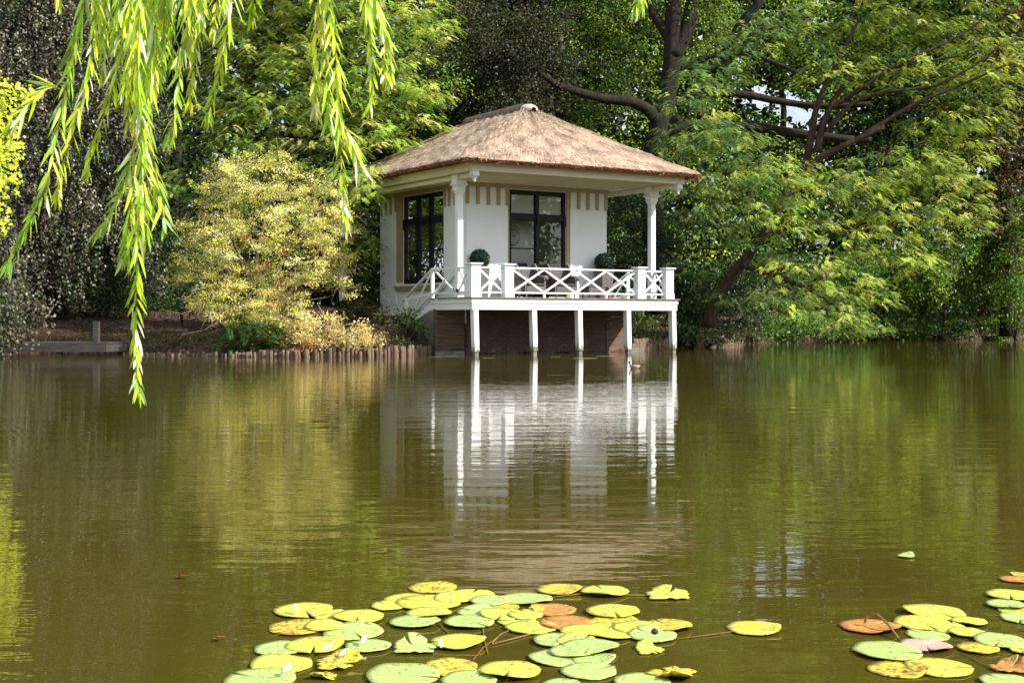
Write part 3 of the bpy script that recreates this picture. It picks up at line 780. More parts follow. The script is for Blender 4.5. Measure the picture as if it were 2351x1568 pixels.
# eave cut and underside
mb = MB(); r0 = ring(0); rows = [(0.0, 5.405), (-0.03, 5.34), (-0.10, 5.325), (-0.34, 5.345), (-0.9, 5.36)]
vv = []
for g, z in rows:
    for (a, b) in ring(0, grow=g): vv.append((a, b, z + rng.normal()*0.010 + (0.0)))
ff = []
for i in range(len(rows)-1):
    for j in range(NP):
        k = (j+1) % NP; ff.append((i*NP+k, i*NP+j, (i+1)*NP+j, (i+1)*NP+k))
mb.add(vv, ff, True); part(mb, 'eave_edge', 'eave', roof)
# loose reed ends standing proud of the thatch
V = np.array(vs).reshape(NR+1, NP, 3)
n = 90000
ti = rng.random(n)**0.9*(NR-1.01); tj = rng.random(n)*NP
i0 = ti.astype(int); j0 = tj.astype(int) % NP; j1 = (j0+1) % NP; ft = (ti-i0)[:, None]; fj = (tj-np.floor(tj))[:, None]
pA = V[i0, j0]*(1-fj)+V[i0, j1]*fj; pB = V[i0+1, j0]*(1-fj)+V[i0+1, j1]*fj
pp = pA*(1-ft)+pB*ft; up_s = unit(pB-pA); along = unit(V[i0, j1]-V[i0, j0]); nrm = unit(np.cross(along, up_s)); nrm[nrm[:, 2] < 0] *= -1
lv = Leaves()
dirn = -up_s + nrm*rng.uniform(0.03, 0.22, (n, 1)) + along*rng.normal(0, 0.22, (n, 1))
lv.add(pp - nrm*0.012, dirn, nrm + along*rng.normal(0, 0.7, (n, 1)), 0.10*rng.uniform(.5, 1.2, n), 0.010, colmix([(4,(0.58,0.44,0.33)),(3,(0.82,0.69,0.55)),(2.2,(0.30,0.21,0.155)),(1.5,(0.13,0.095,0.072))], n), 0)
n = 5000
tj = rng.random(n)*NP; j0 = tj.astype(int) % NP; j1 = (j0+1) % NP; fj = (tj-np.floor(tj))[:, None]
pe = V[0, j0]*(1-fj)+V[0, j1]*fj; outw = unit(np.cross(V[0, j1]-V[0, j0], UP)); pe[:, 2] -= rng.random(n)*0.07
lv.add(pe - outw*0.05 - np.array([0,0,.0]), outw + rng.normal(size=(n,3))*0.35 - UP*0.35, rdir(n)+UP*.3, 0.10*rng.uniform(.6,1.3,n), 0.018, colmix([(4,(0.30,0.12,0.06)),(3,(0.42,0.24,0.15)),(2,(0.12,0.05,0.03))], n), 0)
lv.build('loose_reed', M['dull'], roof)
# ridge tiles
nt_ = 13; zr = 7.50
for k in range(nt_):
    v0 = RG0-0.05 + k*(RG1-RG0+0.1)/nt_; v1 = v0 + (RG1-RG0+0.1)/nt_*0.90
    mb = MB(); prof = [(0.26*math.cos(a)*1.0, 0.19*math.sin(a)) for a in np.linspace(-0.25, math.pi+0.25, 12)]
    a_ = [(RGU+x, v0, zr+z) for x, z in prof] + [(RGU+x*0.96, v1, zr+z*0.96) for x, z in prof]
    m = len(prof); mb.add(a_, [(i, i+1, i+1+m, i+m) for i in range(m-1)], True); part(mb, 'ridge_tile', 'tile', roof)
mb = MB(); prof = [(0.245*math.cos(a), 0.175*math.sin(a)) for a in np.linspace(-0.25, math.pi+0.25, 12)]; m = len(prof)
a_ = [(RGU+x, RG0-0.04, zr+z) for x, z in prof] + [(RGU+x, RG1+0.04, zr+z) for x, z in prof]; mb.add(a_, [(i, i+1, i+1+m, i+m) for i in range(m-1)], True); part(mb, 'ridge_mortar', 'mortar', roof)
mb = MB()
pts = []; ff = []
for i, (dv, s) in enumerate(((0.02, 1.08), (-0.14, 0.98), (-0.26, 0.72), (-0.33, 0.30))):
    for a in np.linspace(-0.5, math.pi+0.5, 14): pts.append((RGU+0.265*s*math.cos(a), RG0-0.04+dv, zr-0.05+0.175*s*math.sin(a)))
for i in range(3):
    for j in range(13): ff.append((i*14+j+1, i*14+j, (i+1)*14+j, (i+1)*14+j+1))
mb.add(pts, ff, True); part(mb, 'ridge_end_cap', 'mortar', roof)

# ---- deck
DU1 = 7.24
deck = empty('deck'); deck.parent = house
mb = MB()
for k in range(15):
    v = -0.05 + k*0.145
    if v+0.14 < WV0: mb.box(-0.05, DU1+0.07, v, v+0.138, DZ-0.03, DZ-0.001*(k % 3))
for k in range(2):   # side strips beside the house
    mb.box(-0.05+0.5*k, 0.44+0.5*k, WV0-0.01, 2.42, DZ-0.032, DZ-0.004)
    mb.box(DU1+0.06-0.5*(k+1), DU1+0.05-0.5*k, WV0-0.01, 2.42, DZ-0.032, DZ-0.004)
mb.build('deck_boards', M['deckwood'], deck)
mb = MB()
for (z0, z1, o_) in ((1.475, 1.607, 0.0), (1.29, 1.468, 0.022)):
    mb.box(o_, DU1+0.03-o_, 0.0+o_, 0.045+o_, z0, z1); mb.box(o_, 0.045+o_, 0.046+o_, 2.42, z0, z1); mb.box(DU1-0.015-o_, DU1+0.03-o_, 0.046+o_, 2.42, z0, z1)
mb.build('fascia_board', M['white_stain'], deck)
mb = MB()
for k in range(9): mb.box(0.25+k*0.82, 0.33+k*0.82, 0.07, 2.05, 1.33, 1.60)
mb.build('joists', M['plank'], deck)
for u in (0.15, 2.08, 3.66, 5.42, 7.13):
    mb = MB(); mb.bar((u+0.05, 0.14, 0.12), (u, 0.12, 1.288), 0.15, 0.19, (0,1,0)); mb.build('support_post', M['post'], deck)
    mb = MB(); mb.cbox((u+0.055, 0.14), 0.115, 0.13, -0.5, 0.135); mb.build('post_foot', M['concrete'], deck)
# plank retaining walls either side of the brick
for (a, b) in ((0.0, 1.03), (6.11, 6.98)):
    mb = MB()
    for k in range(6):
        z = 0.03 + k*0.215; mb.box(a+0.10, b, WV0+0.10+0.008*(k % 2), WV0+0.15, z, z+0.207)
    mb.box(a, a+0.10, WV0+0.02, WV0+0.14, -0.5, 1.32)
    if a > 3: mb.box(b+0.002, b+0.10, WV0+0.02, WV0+0.14, -0.5, 1.32)
    part(mb, 'plank_wall', 'plank')
mb = MB(); mb.box(-0.10, 0.88, WV0-0.16, WV0+0.0, -0.4, 0.10); part(mb, 'footing', 'concrete'); mb = MB(); mb.box(6.9, 7.4, WV0-0.16, WV0+0.05, -0.4, 0.13); part(mb, 'footing', 'concrete')
mb = MB(); mb.prism([(WV0+0.14,-0.3),(WV0+0.14,1.285),(2.42,1.285),(4.15,0.72),(4.15,-0.3)], -0.0, 0.07, 'x'); part(mb, 'stair_side_wall', 'concrete')

# ---- stairs going down along both sides of the house
for (a, b, sgn) in ((0.06, 0.98, 1), (DU1-0.98, DU1-0.03, -1)):
    st = empty('stairs'); st.parent = house
    n = 4
    for k in range(n):
        v0 = 2.43 + k*0.40; z = DZ - 0.20*(k+1)
        mb = MB(); mb.box(a+0.03, b-0.03, v0, v0+0.39, z-0.04, z); mb.build('step', M['deckwood'], st)
    for u in (a, b):
        mb = MB(); mb.bar((u, 2.40, 1.44), (u, 4.15, 0.62), 0.05, 0.20, (0,0,1)); mb.build('stringer', M['white'], st)

# ---- railing
rail = empty('railing'); rail.parent = house
RT, RB = 2.47, 1.775
for u, v, s in ((0.14,0.13,0.30),(1.235,0.13,0.28),(5.90,0.13,0.28),(6.97,0.13,0.28)):
    mb = MB(); mb.cbox((u, v), s, s*0.85, DZ+0.16, 2.52); mb.cbox((u, v), s+0.03, s*.85+0.03, DZ-0.002, DZ+0.158)
    mb.cbox((u, v), s+0.02, s*.85+0.02, 2.521, 2.545, 0.03); mb.cbox((u, v), s+0.10, s*.85+0.10, 2.546, 2.59)
    mb.build('newel_post', M['white'], rail, bevel=0.006)
def bay(p, q, nx, ends=0.0):
    """top rail, bottom rail and crossed braces between two (u, v) points"""
    p = np.array(p, float); q = np.array(q, float)
    def pt(s, z): a = p + (q-p)*s; return (a[0], a[1], z)
    mb = MB(); mb.bar(pt(0, RT), pt(1, RT), 0.085, 0.045); mb.build('top_rail', M['white'], rail, bevel=0.006)
    mb = MB(); mb.bar(pt(0, RB), pt(1, RB), 0.05, 0.045); mb.build('bottom_rail', M['white'], rail)
    for k in range(nx):
        s0, s1 = k/nx, (k+1)/nx
        mb = MB(); d = unit(np.array([[*(q-p), 0.0]]))[0]; nn = (-d[1], d[0], 0)
        mb.bar(pt(s0, RB+0.02), pt(s1, RT-0.02), 0.055, 0.034, nn); mb.build('cross_brace', M['white'], rail)
        mb = MB(); off = np.array(nn)*0.014
        a = np.array(pt(s0, RT-0.02))+off; b = np.array(pt(s1, RB+0.02))+off
        mb.bar(a, b, 0.055, 0.030, nn); mb.build('cross_brace', M['white'], rail)
        if k:
            mb = MB(); a = pt(s0, 0); mb.cbox((a[0], a[1]), 0.06, 0.05, DZ-0.002, RB-0.02); mb.build('foot_block', M['white'], rail)
bay((0.295,0.13), (1.09,0.13), 1); bay((1.38,0.13), (5.755,0.13), 4); bay((6.045,0.13), (6.825,0.13), 1)
bay((0.08,0.27), (0.08,0.87), 1); bay((0.08,1.08), (0.08,2.33), 1)
bay((7.06,0.27), (7.06,0.87), 1); bay((7.06,1.08), (7.06,2.33), 1)
for u in (0.06, 0.98, 7.15, 6.24):
    ext = u in (0.06, 7.15)
    mb = MB(); mb.cbox((u, 2.40), 0.09, 0.09, DZ-0.02, RT+0.02)
    mb.build('rail_post', M['white'], rail)
    mb = MB(); mb.cbox((u, 4.05), 0.09, 0.09, 0.70, 1.66); mb.build('rail_post', M['white'], rail)
    mb = MB(); mb.bar((u, 2.36, RT+0.03), (u, 4.30, 1.57), 0.085, 0.045); mb.build('top_rail', M['white'], rail)
    mb = MB(); mb.bar((u, 2.40, RB), (u, 4.05, 0.99), 0.045, 0.045); mb.build('bottom_rail', M['white'], rail)
    if ext:
        mb = MB(); mb.bar((u, 2.42, RT-0.03), (u, 3.70, 1.16), 0.03, 0.06); mb.build('cross_brace', M['white'], rail)
        mb = MB(); mb.bar((u+0.004, 2.44, RB), (u+0.004, 4.05, 1.62), 0.03, 0.06); mb.build('cross_brace', M['white'], rail)
mb = MB(); mb.box(-0.0, 0.05, 0.84, 0.90, 1.79, 1.88); mb.tube([(-0.02,0.93,1.80),(-0.05,0.96,1.86),(-0.02,1.0,1.90)], [.012,.012,.012], 6); mb.build('hook', M['rust'], rail)

# ---- things inside, seen through the glass
pw = MB(); pw.box(2.75, 4.15, 3.20, 3.28, DZ-0.018, 4.968); part(pw, 'added_partition', 'plaster')  # added close behind the glass so the room shows a daylit surface
idr = empty('added_inner_door'); idr.parent = house  # added white framing, set near the panes to catch daylight
mb = MB()
for x in (4.152, 4.72, 5.32): mb.box(x, x+0.09, 3.18, 3.24, DZ-0.018, 4.4)
for z in (DZ+0.1, 2.75, 3.6, 4.31): mb.box(4.243, 4.719, 3.185, 3.235, z, z+0.07); mb.box(4.811, 5.319, 3.185, 3.235, z, z+0.07)
mb.build('frame', M['plaster'], idr)
mb = MB(); mb.box(4.152, 5.41, 3.18, 3.26, 4.402, 4.968); mb.build('lintel', M['plaster'], idr)
ck = uv(3.30, 3.14, 3.55)
clk = empty('wall_clock', ck, RZ, 'round pale wall clock seen through the glass doors', 'clock')
def discy(mb, r, d0, d1, n=32, ri=0):
    o = [(r*math.cos(2*math.pi*k/n), r*math.sin(2*math.pi*k/n)) for k in range(n)]
    return mb.prism(o, d0, d1)
mb = MB(); discy(mb, 0.245, 0.0, 0.05); mb.build('rim', M['black'], clk)
mb = MB(); discy(mb, 0.225, -0.012, -0.002); mb.build('face', M['clockface'], clk)
mb = MB(); mb.bar((0,-0.02,0), (0.09,-0.02,0.07), 0.01, 0.025, (0,1,0)); mb.bar((0,-0.024,0), (-0.04,-0.024,0.16), 0.01, 0.02, (0,1,0)); mb.build('hand', M['black'], clk)
mb = MB()
for k in range(12):
    a = 2*math.pi*k/12; mb.bar((0.17*math.cos(a),-0.016,0.17*math.sin(a)), (0.21*math.cos(a),-0.016,0.21*math.sin(a)), 0.006, 0.02, (0,1,0))
mb.build('hour_marks', M['black'], clk)
sh = empty('shelf_unit', uv(2.1, 7.4, DZ-0.02), RZ, 'white shelf unit inside behind the left window', 'shelf')
mb = MB(); mb.box(-0.3, 0.9, 0.0, 0.03, 0, 2.3); mb.box(-0.33,-0.30,-0.36,0.03,0,2.3); mb.box(0.9,0.93,-0.36,0.03,0,2.3); mb.build('case', M['white'], sh)
for k in range(5):
    mb = MB(); mb.box(-0.298, 0.898, -0.36, -0.002, 0.1+k*0.5, 0.13+k*0.5); mb.build('shelf', M['white'], sh)
tb = empty('armchair', uv(3.35, 2.80, DZ-0.02), RZ, 'teal upholstered armchair inside the room behind the glass doors', 'chair')
mb = MB(); mb.box(-0.4,0.4,-0.35,0.35,0.15,0.45); mb.build('seat', M['teal'], tb, bevel=0.03)
mb = MB(); mb.box(-0.4,0.4,0.2,0.38,0.452,1.15); mb.build('backrest', M['teal'], tb, bevel=0.05)
for sx in (-1, 1):
    mb = MB(); mb.box(*(sorted((sx*0.40, sx*0.52))), -0.35, 0.35, 0.15, 0.66); mb.build('armrest', M['teal'], tb, bevel=0.03)
    for sy in (-1, 1):
        mb = MB(); mb.cbox((sx*0.36, sy*0.3), 0.04, 0.04, 0.0, 0.149); mb.build('leg', M['black'], tb)

# ---- wicker furniture on the deck
def wing_chair(u, v, rot, label):
    c = empty('wicker_armchair', uv(u, v, DZ), RZ+rot, label, 'armchair', 'wicker wing armchairs on the deck')
    W_ = 0.36
    top = []
    for k in range(25):                                     # scalloped back with raised ears
        s = k/24*2-1
        z = 0.93 + 0.02*math.cos(s*math.pi) + 0.14*math.exp(-((abs(s)-0.93)/0.11)**2) - 0.02*math.exp(-((abs(s)-0.72)/0.1)**2)
        top.append((s*W_, z))
    mb = MB(); mb.prism([(-W_*0.86, 0.30), (W_*0.86, 0.30)] + top[::-1], 0.26, 0.34); mb.build('backrest', M['wicker'], c, bevel=0.012)
    for sx in (-1, 1):
        mb = MB(); o = [(0.26,0.40),(0.26,1.02),(0.20,1.05),(0.10,0.95),(0.04,0.80),(-0.04,0.70),(-0.04,0.40)]
        mb.prism(o, sx*0.345-0.03, sx*0.345+0.03, 'x'); mb.build('wing', M['wicker'], c, bevel=0.012)
        mb = MB()
        sc = []
        for k in range(13):
            a = -0.9 + k*0.42; r = 0.035+0.004*k
            sc.append((sx*(0.37+r*math.cos(a)), -0.32, 0.60+r*math.sin(a)))
        mb.tube(sc, [0.028]*13, 7)
        mb.tube([(sx*0.38, -0.34, 0.60), (sx*0.38, 0.25, 0.64)], [0.075, 0.065], 12)
        mb.box(*(sorted((sx*0.32, sx*0.38))), -0.31, 0.25, 0.18, 0.58)
        mb.build('armrest', M['wicker'], c)
        for sy in (-1, 1):
            mb = MB(); mb.cbox((sx*0.31, sy*0.27), 0.045, 0.045, 0.0, 0.181); mb.build('leg', M['wicker'], c)
    mb = MB(); mb.box(-0.318, 0.318, -0.33, 0.258, 0.182, 0.36); mb.build('seat', M['wicker'], c, bevel=0.01)
    mb = MB(); mb.box(-0.31, 0.31, -0.34, 0.25, 0.362, 0.44); mb.build('cushion', M['black'], c, bevel=0.03)
    return c
wing_chair(2.78, 1.40, 0.06, 'left wicker wing armchair behind the railing in front of the glass doors')
wing_chair(3.92, 1.40, -0.10, 'right wicker wing armchair behind the railing beside the bare white wall')
def footstool(u, v, lx, label):
    c = empty('wicker_footstool', uv(u, v, DZ), RZ, label, 'footstool')
    mb = MB(); mb.box(-lx/2, lx/2, -0.22, 0.22, 0.16, 0.33); mb.build('seat', M['wicker'], c, bevel=0.015)
    mb = MB(); mb.box(-lx/2+.02, lx/2-.02, -0.2, 0.2, 0.332, 0.37); mb.build('cushion', M['black'], c, bevel=0.015)
    for sx in (-1, 1):
        for sy in (-1, 1):
            mb = MB(); mb.cbox((sx*(lx/2-.04), sy*0.18), 0.04, 0.04, 0, 0.159); mb.build('leg', M['wicker'], c)
footstool(4.95, 1.1, 0.75, 'low wicker footstool on the deck in front of the right planter')
footstool(1.95, 1.15, 0.5, 'small dark footstool on the deck behind the first railing cross on the left')
def planter(u, v, label_b, label_p):
    c = empty('wicker_planter', uv(u, v, DZ), RZ, label_b, 'planter', 'tall wicker planters on the deck')
    mb = MB(); mb.cbox((0, 0), 0.36, 0.36, 0.0, 0.86, 0.04); mb.build('basket', M['wicker'], c, bevel=0.01)
    mb = MB(); mb.cbox((0, 0), 0.47, 0.47, 0.861, 0.90); mb.build('rim', M['wicker'], c, bevel=0.01)
    p = empty('boxwood_ball', uv(u, v, DZ+0.9), RZ, label_p, 'topiary', 'clipped boxwood balls in planters')
    lv = Leaves(); n = 2600; U_ = rdir(n); r = 0.275*rng.uniform(.80, 1.03, n)[:, None]
    lv.add(U_*r + [0,0,0.24], rdir(n)*.7+U_*.5, U_+rdir(n)*.6, 0.05*rng.uniform(.7,1.2,n), 0.035, colmix([(4,(0.016,0.045,0.030)),(3,(0.028,0.07,0.045)),(2,(0.010,0.022,0.016))], n))
    lv.build('foliage', M['gloss'], p)
    mb = MB(); mb.lathe([(0.02,0.0),(0.17,0.06),(0.225,0.16),(0.24,0.25),(0.21,0.36),(0.14,0.44),(0.02,0.48)], n=14); mb.build('inner_branches', M['bark'], p)
planter(1.26, 1.72, 'tall square wicker planter by the left corner of the house', 'clipped dark boxwood ball in the left planter behind the corner post of the railing')
planter(5.72, 1.72, 'tall square wicker planter by the right corner of the house', 'clipped dark boxwood ball in the right planter against the sun-dappled wall')

# low thatched back wing glimpsed behind the shrub
# ------------------------------------------------------------------ timber edging of the bank
def edging(label, line, h, n, name='timber_edging'):
    L = [np.array(p, float) for p in line]
    seg = [np.linalg.norm(L[i+1]-L[i]) for i in range(len(L)-1)]; tot = sum(seg)
    root = empty(name, (L[0][0], L[0][1], 0), label=label, cat='edging')
    meshes = []
    for k in range(4):
        m_ = MB(); r = tot/n*0.50; hh = 1.0
        m_.tube([(0,0,-0.6),(0.004*k,0,-0.1),(0.008*(k-1.5),0.004,0.35*hh),(0.01*(k-1.5),0,0.50*hh)], [r*1.02, r*1.03, r*0.98, r*(0.90-0.05*k)], 7, 0.09, True)
        o = m_.build('stake', M['stake'], root); meshes.append(o)
    for i in range(n):
        s = (i+0.5)/n*tot; j = 0
        while j < len(seg)-1 and s > seg[j]: s -= seg[j]; j += 1
        p = L[j] + (L[j+1]-L[j])*(s/seg[j])
        o = meshes[i % 4] if i < 4 else meshes[i % 4].copy()
        if i >= 4: COL.objects.link(o); o.parent = root
        o.location = (p[0]-L[0][0]+rng.normal()*0.02, p[1]-L[0][1]+rng.normal()*0.05, -0.52 + h*rng.uniform(.62, 1.22)*(0.30+0.70*min(1, (i/n)**2*2.2) if h < 0.3 else 1))
        o.rotation_euler = (rng.normal()*0.03, rng.normal()*0.03, rng.random()*6.3); o.scale = (rng.uniform(.85,1.1), rng.uniform(.85,1.1), 1)
edging('row of split timber stakes edging the left bank below the yellow shrub', [(-11.6,39.55),(-8.1,36.9),(-5.85,36.2),(-3.9,36.7),(-3.0,37.4),(-2.35,38.95)], 0.27, 98)
edging('row of round timber stakes edging the bank right of the deck', [(3.75,42.7),(4.6,45.8),(7.1,51.2),(10.9,59.7)], 0.36, 98)

# ------------------------------------------------------------------ landing stage on the left
dk = empty('landing_stage', (-13.2,37.0,0), label='low grey wooden landing stage on the left bank', cat='jetty')
a, b = onwater(29, 806, 0.15), onwater(245, 806, 0.15)
fy = 37.4
x0, x1 = -15.2, (245-CX)/F*fy
mb = MB(); 
for k in range(9): mb.box(x0+13.2, x1+13.2+0.02, fy-37+k*0.235, fy-37+k*0.235+0.225, 0.34, 0.375)
mb.build('deck_boards', M['greywood'], dk)
mb = MB(); mb.box(x0+13.2, x1+13.2, fy-37-0.05, fy-37-0.003, 0.12, 0.337); mb.box(x1+13.2-0.05, x1+13.2, fy-37, fy-37+2.1, 0.12, 0.337); mb.build('edge_beam', M['greywood'], dk)
for x in (-14.2, -12.6):
    mb = MB(); mb.cbox((x+13.2, fy-37+0.2), 0.14, 0.14, -0.6, 0.118); mb.build('support_pile', M['plank'], dk)
mb = MB(); px_ = (220-CX)/F*(fy+.2); mb.cbox((px_+13.2, fy-37+0.25), 0.16, 0.16, 0.377, 0.94); mb.cbox((px_+13.2, fy-37+0.25), 0.17, 0.17, 0.941, 0.965); mb.build('bollard_post', M['greywood'], dk, bevel=0.008)
# ------------------------------------------------------------------ trees: far wood first
def far_tree(name, label, px, d, w, pal, topy=-330, boty=760, per=34, leafs=(0.17,0.10), dens=3.2, mat='leaf', group='trees of the wood behind the pond', dark=1.0, var=0.35, seed_shift=0):
    if px < 1000 and pal is G_DARK: pal = [(a_, tuple(v_*0.5 for v_ in c_)) for a_, c_ in pal]  # shade on the left-hand trees painted in by darkening their leaf colour
    x = (px-CX)/F*d; gz = max(0.3, ground_z_at(x, d))
    base = (x, d, gz-0.1)
    blobs = []
    k = 9
    for i in range(k):
        t = (i+0.5)/k; y = topy + (boty-topy)*t
        ww = w*(0.55+0.6*math.sin(math.pi*(0.12+0.80*t)))
        blobs.append((px + rng.normal()*w*0.15, y, d+rng.normal()*0.5, ww*0.62, (boty-topy)/k*1.0, 2.2))
        blobs.append((px + rng.choice([-1,1])*w*0.45, y+rng.normal()*20, d-1.0+rng.normal()*0.5, ww*0.42, (boty-topy)/k*0.8, 1.6))
    buf = Leaves()
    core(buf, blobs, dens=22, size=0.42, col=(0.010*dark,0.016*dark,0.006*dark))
    fill(buf, blobs, dens*1.0, per, 1.25, pal, leaf=leafs, var=var)
    zt = CAMH-(topy+150-HY)/F*d
    trunk = ([base, (x+rng.normal()*.3, d, 5), (x+rng.normal()*.8, d+.5, zt*0.55), (x+rng.normal(), d, zt*0.9)], 0.32, 0.08)
    return make_tree(name, label, 'tree', base, trunk, [], 'bark', buf, mat, group=group)

far_tree('copper_beech', 'dark copper beech filling the top left corner behind the willow strands', 130, 52, 250, COPPER, per=48, dens=4.5)
far_tree('copper_beech', 'dark copper-leaved tree rising directly behind the thatched ridge', 1160, 55, 230, COPPER, topy=-330, boty=560, per=44, dens=3.6)
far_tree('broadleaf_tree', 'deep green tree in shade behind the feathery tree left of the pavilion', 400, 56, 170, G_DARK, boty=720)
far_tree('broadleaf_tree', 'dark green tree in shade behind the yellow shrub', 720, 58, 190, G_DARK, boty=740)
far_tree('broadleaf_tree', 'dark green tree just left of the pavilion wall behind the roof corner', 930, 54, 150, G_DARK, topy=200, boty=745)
far_tree('broadleaf_tree', 'mid green leafy tree between the thatched ridge and the big forked trunk', 1385, 60, 150, G_MID+[(2,(0.15,0.22,0.02))], boty=740, per=26)
far_tree('broadleaf_tree', 'sunlit yellow-green tree behind the big forked trunk', 1560, 63, 150, G_YEL, boty=740, per=24)
far_tree('broadleaf_tree', 'green tree behind the leaning trunk right of the deck', 1780, 66, 170, G_MID, boty=745, per=24)
far_tree('broadleaf_tree', 'dark green tree at the far end of the pond below the feathery crown', 2010, 70, 170, G_DARK+G_MID, boty=760, per=26)
far_tree('copper_beech', 'reddish brown copper beech at the far right edge', 2310, 66, 95, [(3,(0.13,0.065,0.030)),(3,(0.07,0.045,0.024)),(2,(0.20,0.11,0.045)),(3,(0.08,0.12,0.03))], boty=640, per=30)
far_tree('broadleaf_tree', 'mid green tree at the top right behind the copper beech', 2420, 74, 190, G_MID, boty=745, per=24)
far_tree('broadleaf_tree', 'mid green tree filling the space behind the top of the leaning feathery tree', 2120, 76, 230, G_MID, boty=500, per=26, topy=-260)
far_tree('broadleaf_tree', 'tall dark tree whose top closes the gap between the copper tree and the forked trunk', 1290, 66, 170, G_DARK+G_MID, boty=600, per=30)
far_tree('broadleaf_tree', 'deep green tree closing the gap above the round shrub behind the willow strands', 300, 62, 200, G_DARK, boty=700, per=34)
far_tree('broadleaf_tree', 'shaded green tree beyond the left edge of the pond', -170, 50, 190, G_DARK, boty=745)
# the wood beyond them reads as one mass
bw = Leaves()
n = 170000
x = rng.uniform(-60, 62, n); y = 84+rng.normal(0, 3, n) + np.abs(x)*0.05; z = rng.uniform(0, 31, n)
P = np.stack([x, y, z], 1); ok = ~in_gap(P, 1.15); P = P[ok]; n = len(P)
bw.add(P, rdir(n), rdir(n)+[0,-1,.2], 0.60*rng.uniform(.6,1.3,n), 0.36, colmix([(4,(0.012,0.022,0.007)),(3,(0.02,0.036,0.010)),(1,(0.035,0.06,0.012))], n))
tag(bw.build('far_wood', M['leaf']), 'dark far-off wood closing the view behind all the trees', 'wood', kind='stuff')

# trees on the right bank outside the picture, mirrored in the window panes
for i, (tx, ty) in enumerate(((43, 8), (47, 17), (46, 27), (52, 36))):
    buf = Leaves()
    for k in range(7):
        c = np.array([tx+rng.normal()*1.5, ty+rng.normal()*1.8, 3+k*1.5]); R = np.array([3.2, 3.2, 1.9])*(1.1-0.06*k)
        u = rdir(900); P = c + u*R*rng.uniform(.6, 1, (900, 1)); m_ = 900
        buf.add(P, rdir(m_), rdir(m_)+UP*.5, 0.5*rng.uniform(.6,1.2,m_), 0.3, colmix(G_MID, m_))
    make_tree('broadleaf_tree', 'green tree on the right bank reflected in the window panes', 'tree', (tx, ty, 0.2), ([(tx,ty,0.2),(tx+.3,ty,5),(tx,ty+.2,11)], 0.35, 0.1), [], 'bark', buf, 'leaf', group='trees on the right bank outside the picture')

# ------------------------------------------------------------------ weeping copper beech over the left bank
def hanging(buf, blobs, dens, length, pal, leaf=(0.105,0.07), step=0.06, spread=0.05, sway=0.12):
    for b in blobs:
        d = b[2]; n = max(4, int(math.pi*b[3]*b[4]*(d/F)**2*dens))
        P, U = blob_points(b, n, 0.6)
        cc = colmix(pal, n)*np.exp(rng.normal(0, .3, (n, 1)))
        L = length*rng.uniform(.5, 1.2, n); m = int(length/step)
        t = np.linspace(0, 1, m)[None, :, None]
        hd = rng.normal(size=(n, 1, 3))*[sway, sway, 0] + unit(U*[1,1,0]+1e-6)[:, None, :]*0.22
        Q = P[:, None, :] + hd*L[:, None, None]*np.sqrt(t+.001) - UP*(L[:, None, None]*t) + rng.normal(size=(n, m, 3))*spread
        Q = Q.reshape(-1, 3); k = len(Q)
        col = np.repeat(cc, m, 0)*np.exp(rng.normal(0, .25, (k, 1)))
        buf.add(Q, rdir(k)*0.8 - UP*0.7, rdir(k)*0.7 + LUP*0.7, leaf[0]*rng.uniform(.7, 1.25, k), leaf[1], col)
WB = [(60,180,41,150,150,2.0),(200,140,42,130,160,2.0),(60,330,40,110,120,2.0),(200,320,42,130,120,2.0),(310,250,43,90,130,1.8),(110,470,40,130,90,1.8),(230,480,42,90,80,1.6),(290,420,43,70,100,1.5),
      (30,600,38,60,60,1.2),(150,590,41,90,50,1.2),(-60,500,39,90,200,2.0),(-80,200,40,120,200,2.0),(-20,690,37,70,60,1.2),(60,-80,42,200,140,2.2)]
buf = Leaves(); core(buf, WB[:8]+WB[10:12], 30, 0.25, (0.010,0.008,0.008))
CPW = [(3,(0.036,0.034,0.024)),(3,(0.085,0.075,0.050)),(4,(0.050,0.080,0.030)),(3,(0.24,0.22,0.17))]  # lightest leaves also paint in the glints
hanging(buf, WB, 26, 0.9, CPW)
hanging(buf, [(40,690,36.5,80,24,0.8),(-10,740,36,50,50,0.8),(10,720,36.2,50,40,.6),(95,690,36.8,36,14,.4),(20,650,37,90,30,.8),(350,600,42,22,60,.6),(170,650,41,25,30,.5)], 50, 0.75, CPW)
base = (-16.0, 41.5, 0.35)
make_tree('weeping_copper_beech', 'weeping copper beech with dark purplish hanging leaves on the left bank behind the landing stage', 'tree', base,
          ([base, (-15.8,41.6,2.2), (-15.0,41.8,4.5), (-14.2,42,7.5), (-13.5,42,10)], 0.42, 0.12),
          [([(-15.5,41.7,3.2), at(100,640,40.5), at(230,600,40)], 0.12, 0.03), ([(-14.6,41.9,5.5), at(150,260,41), at(320,200,42)], 0.15, 0.03), ([(-15.9,41.5,1.6), at(60,700,38.5), at(-10,740,37)], 0.10, 0.03)],
          'bark', buf, 'gloss')

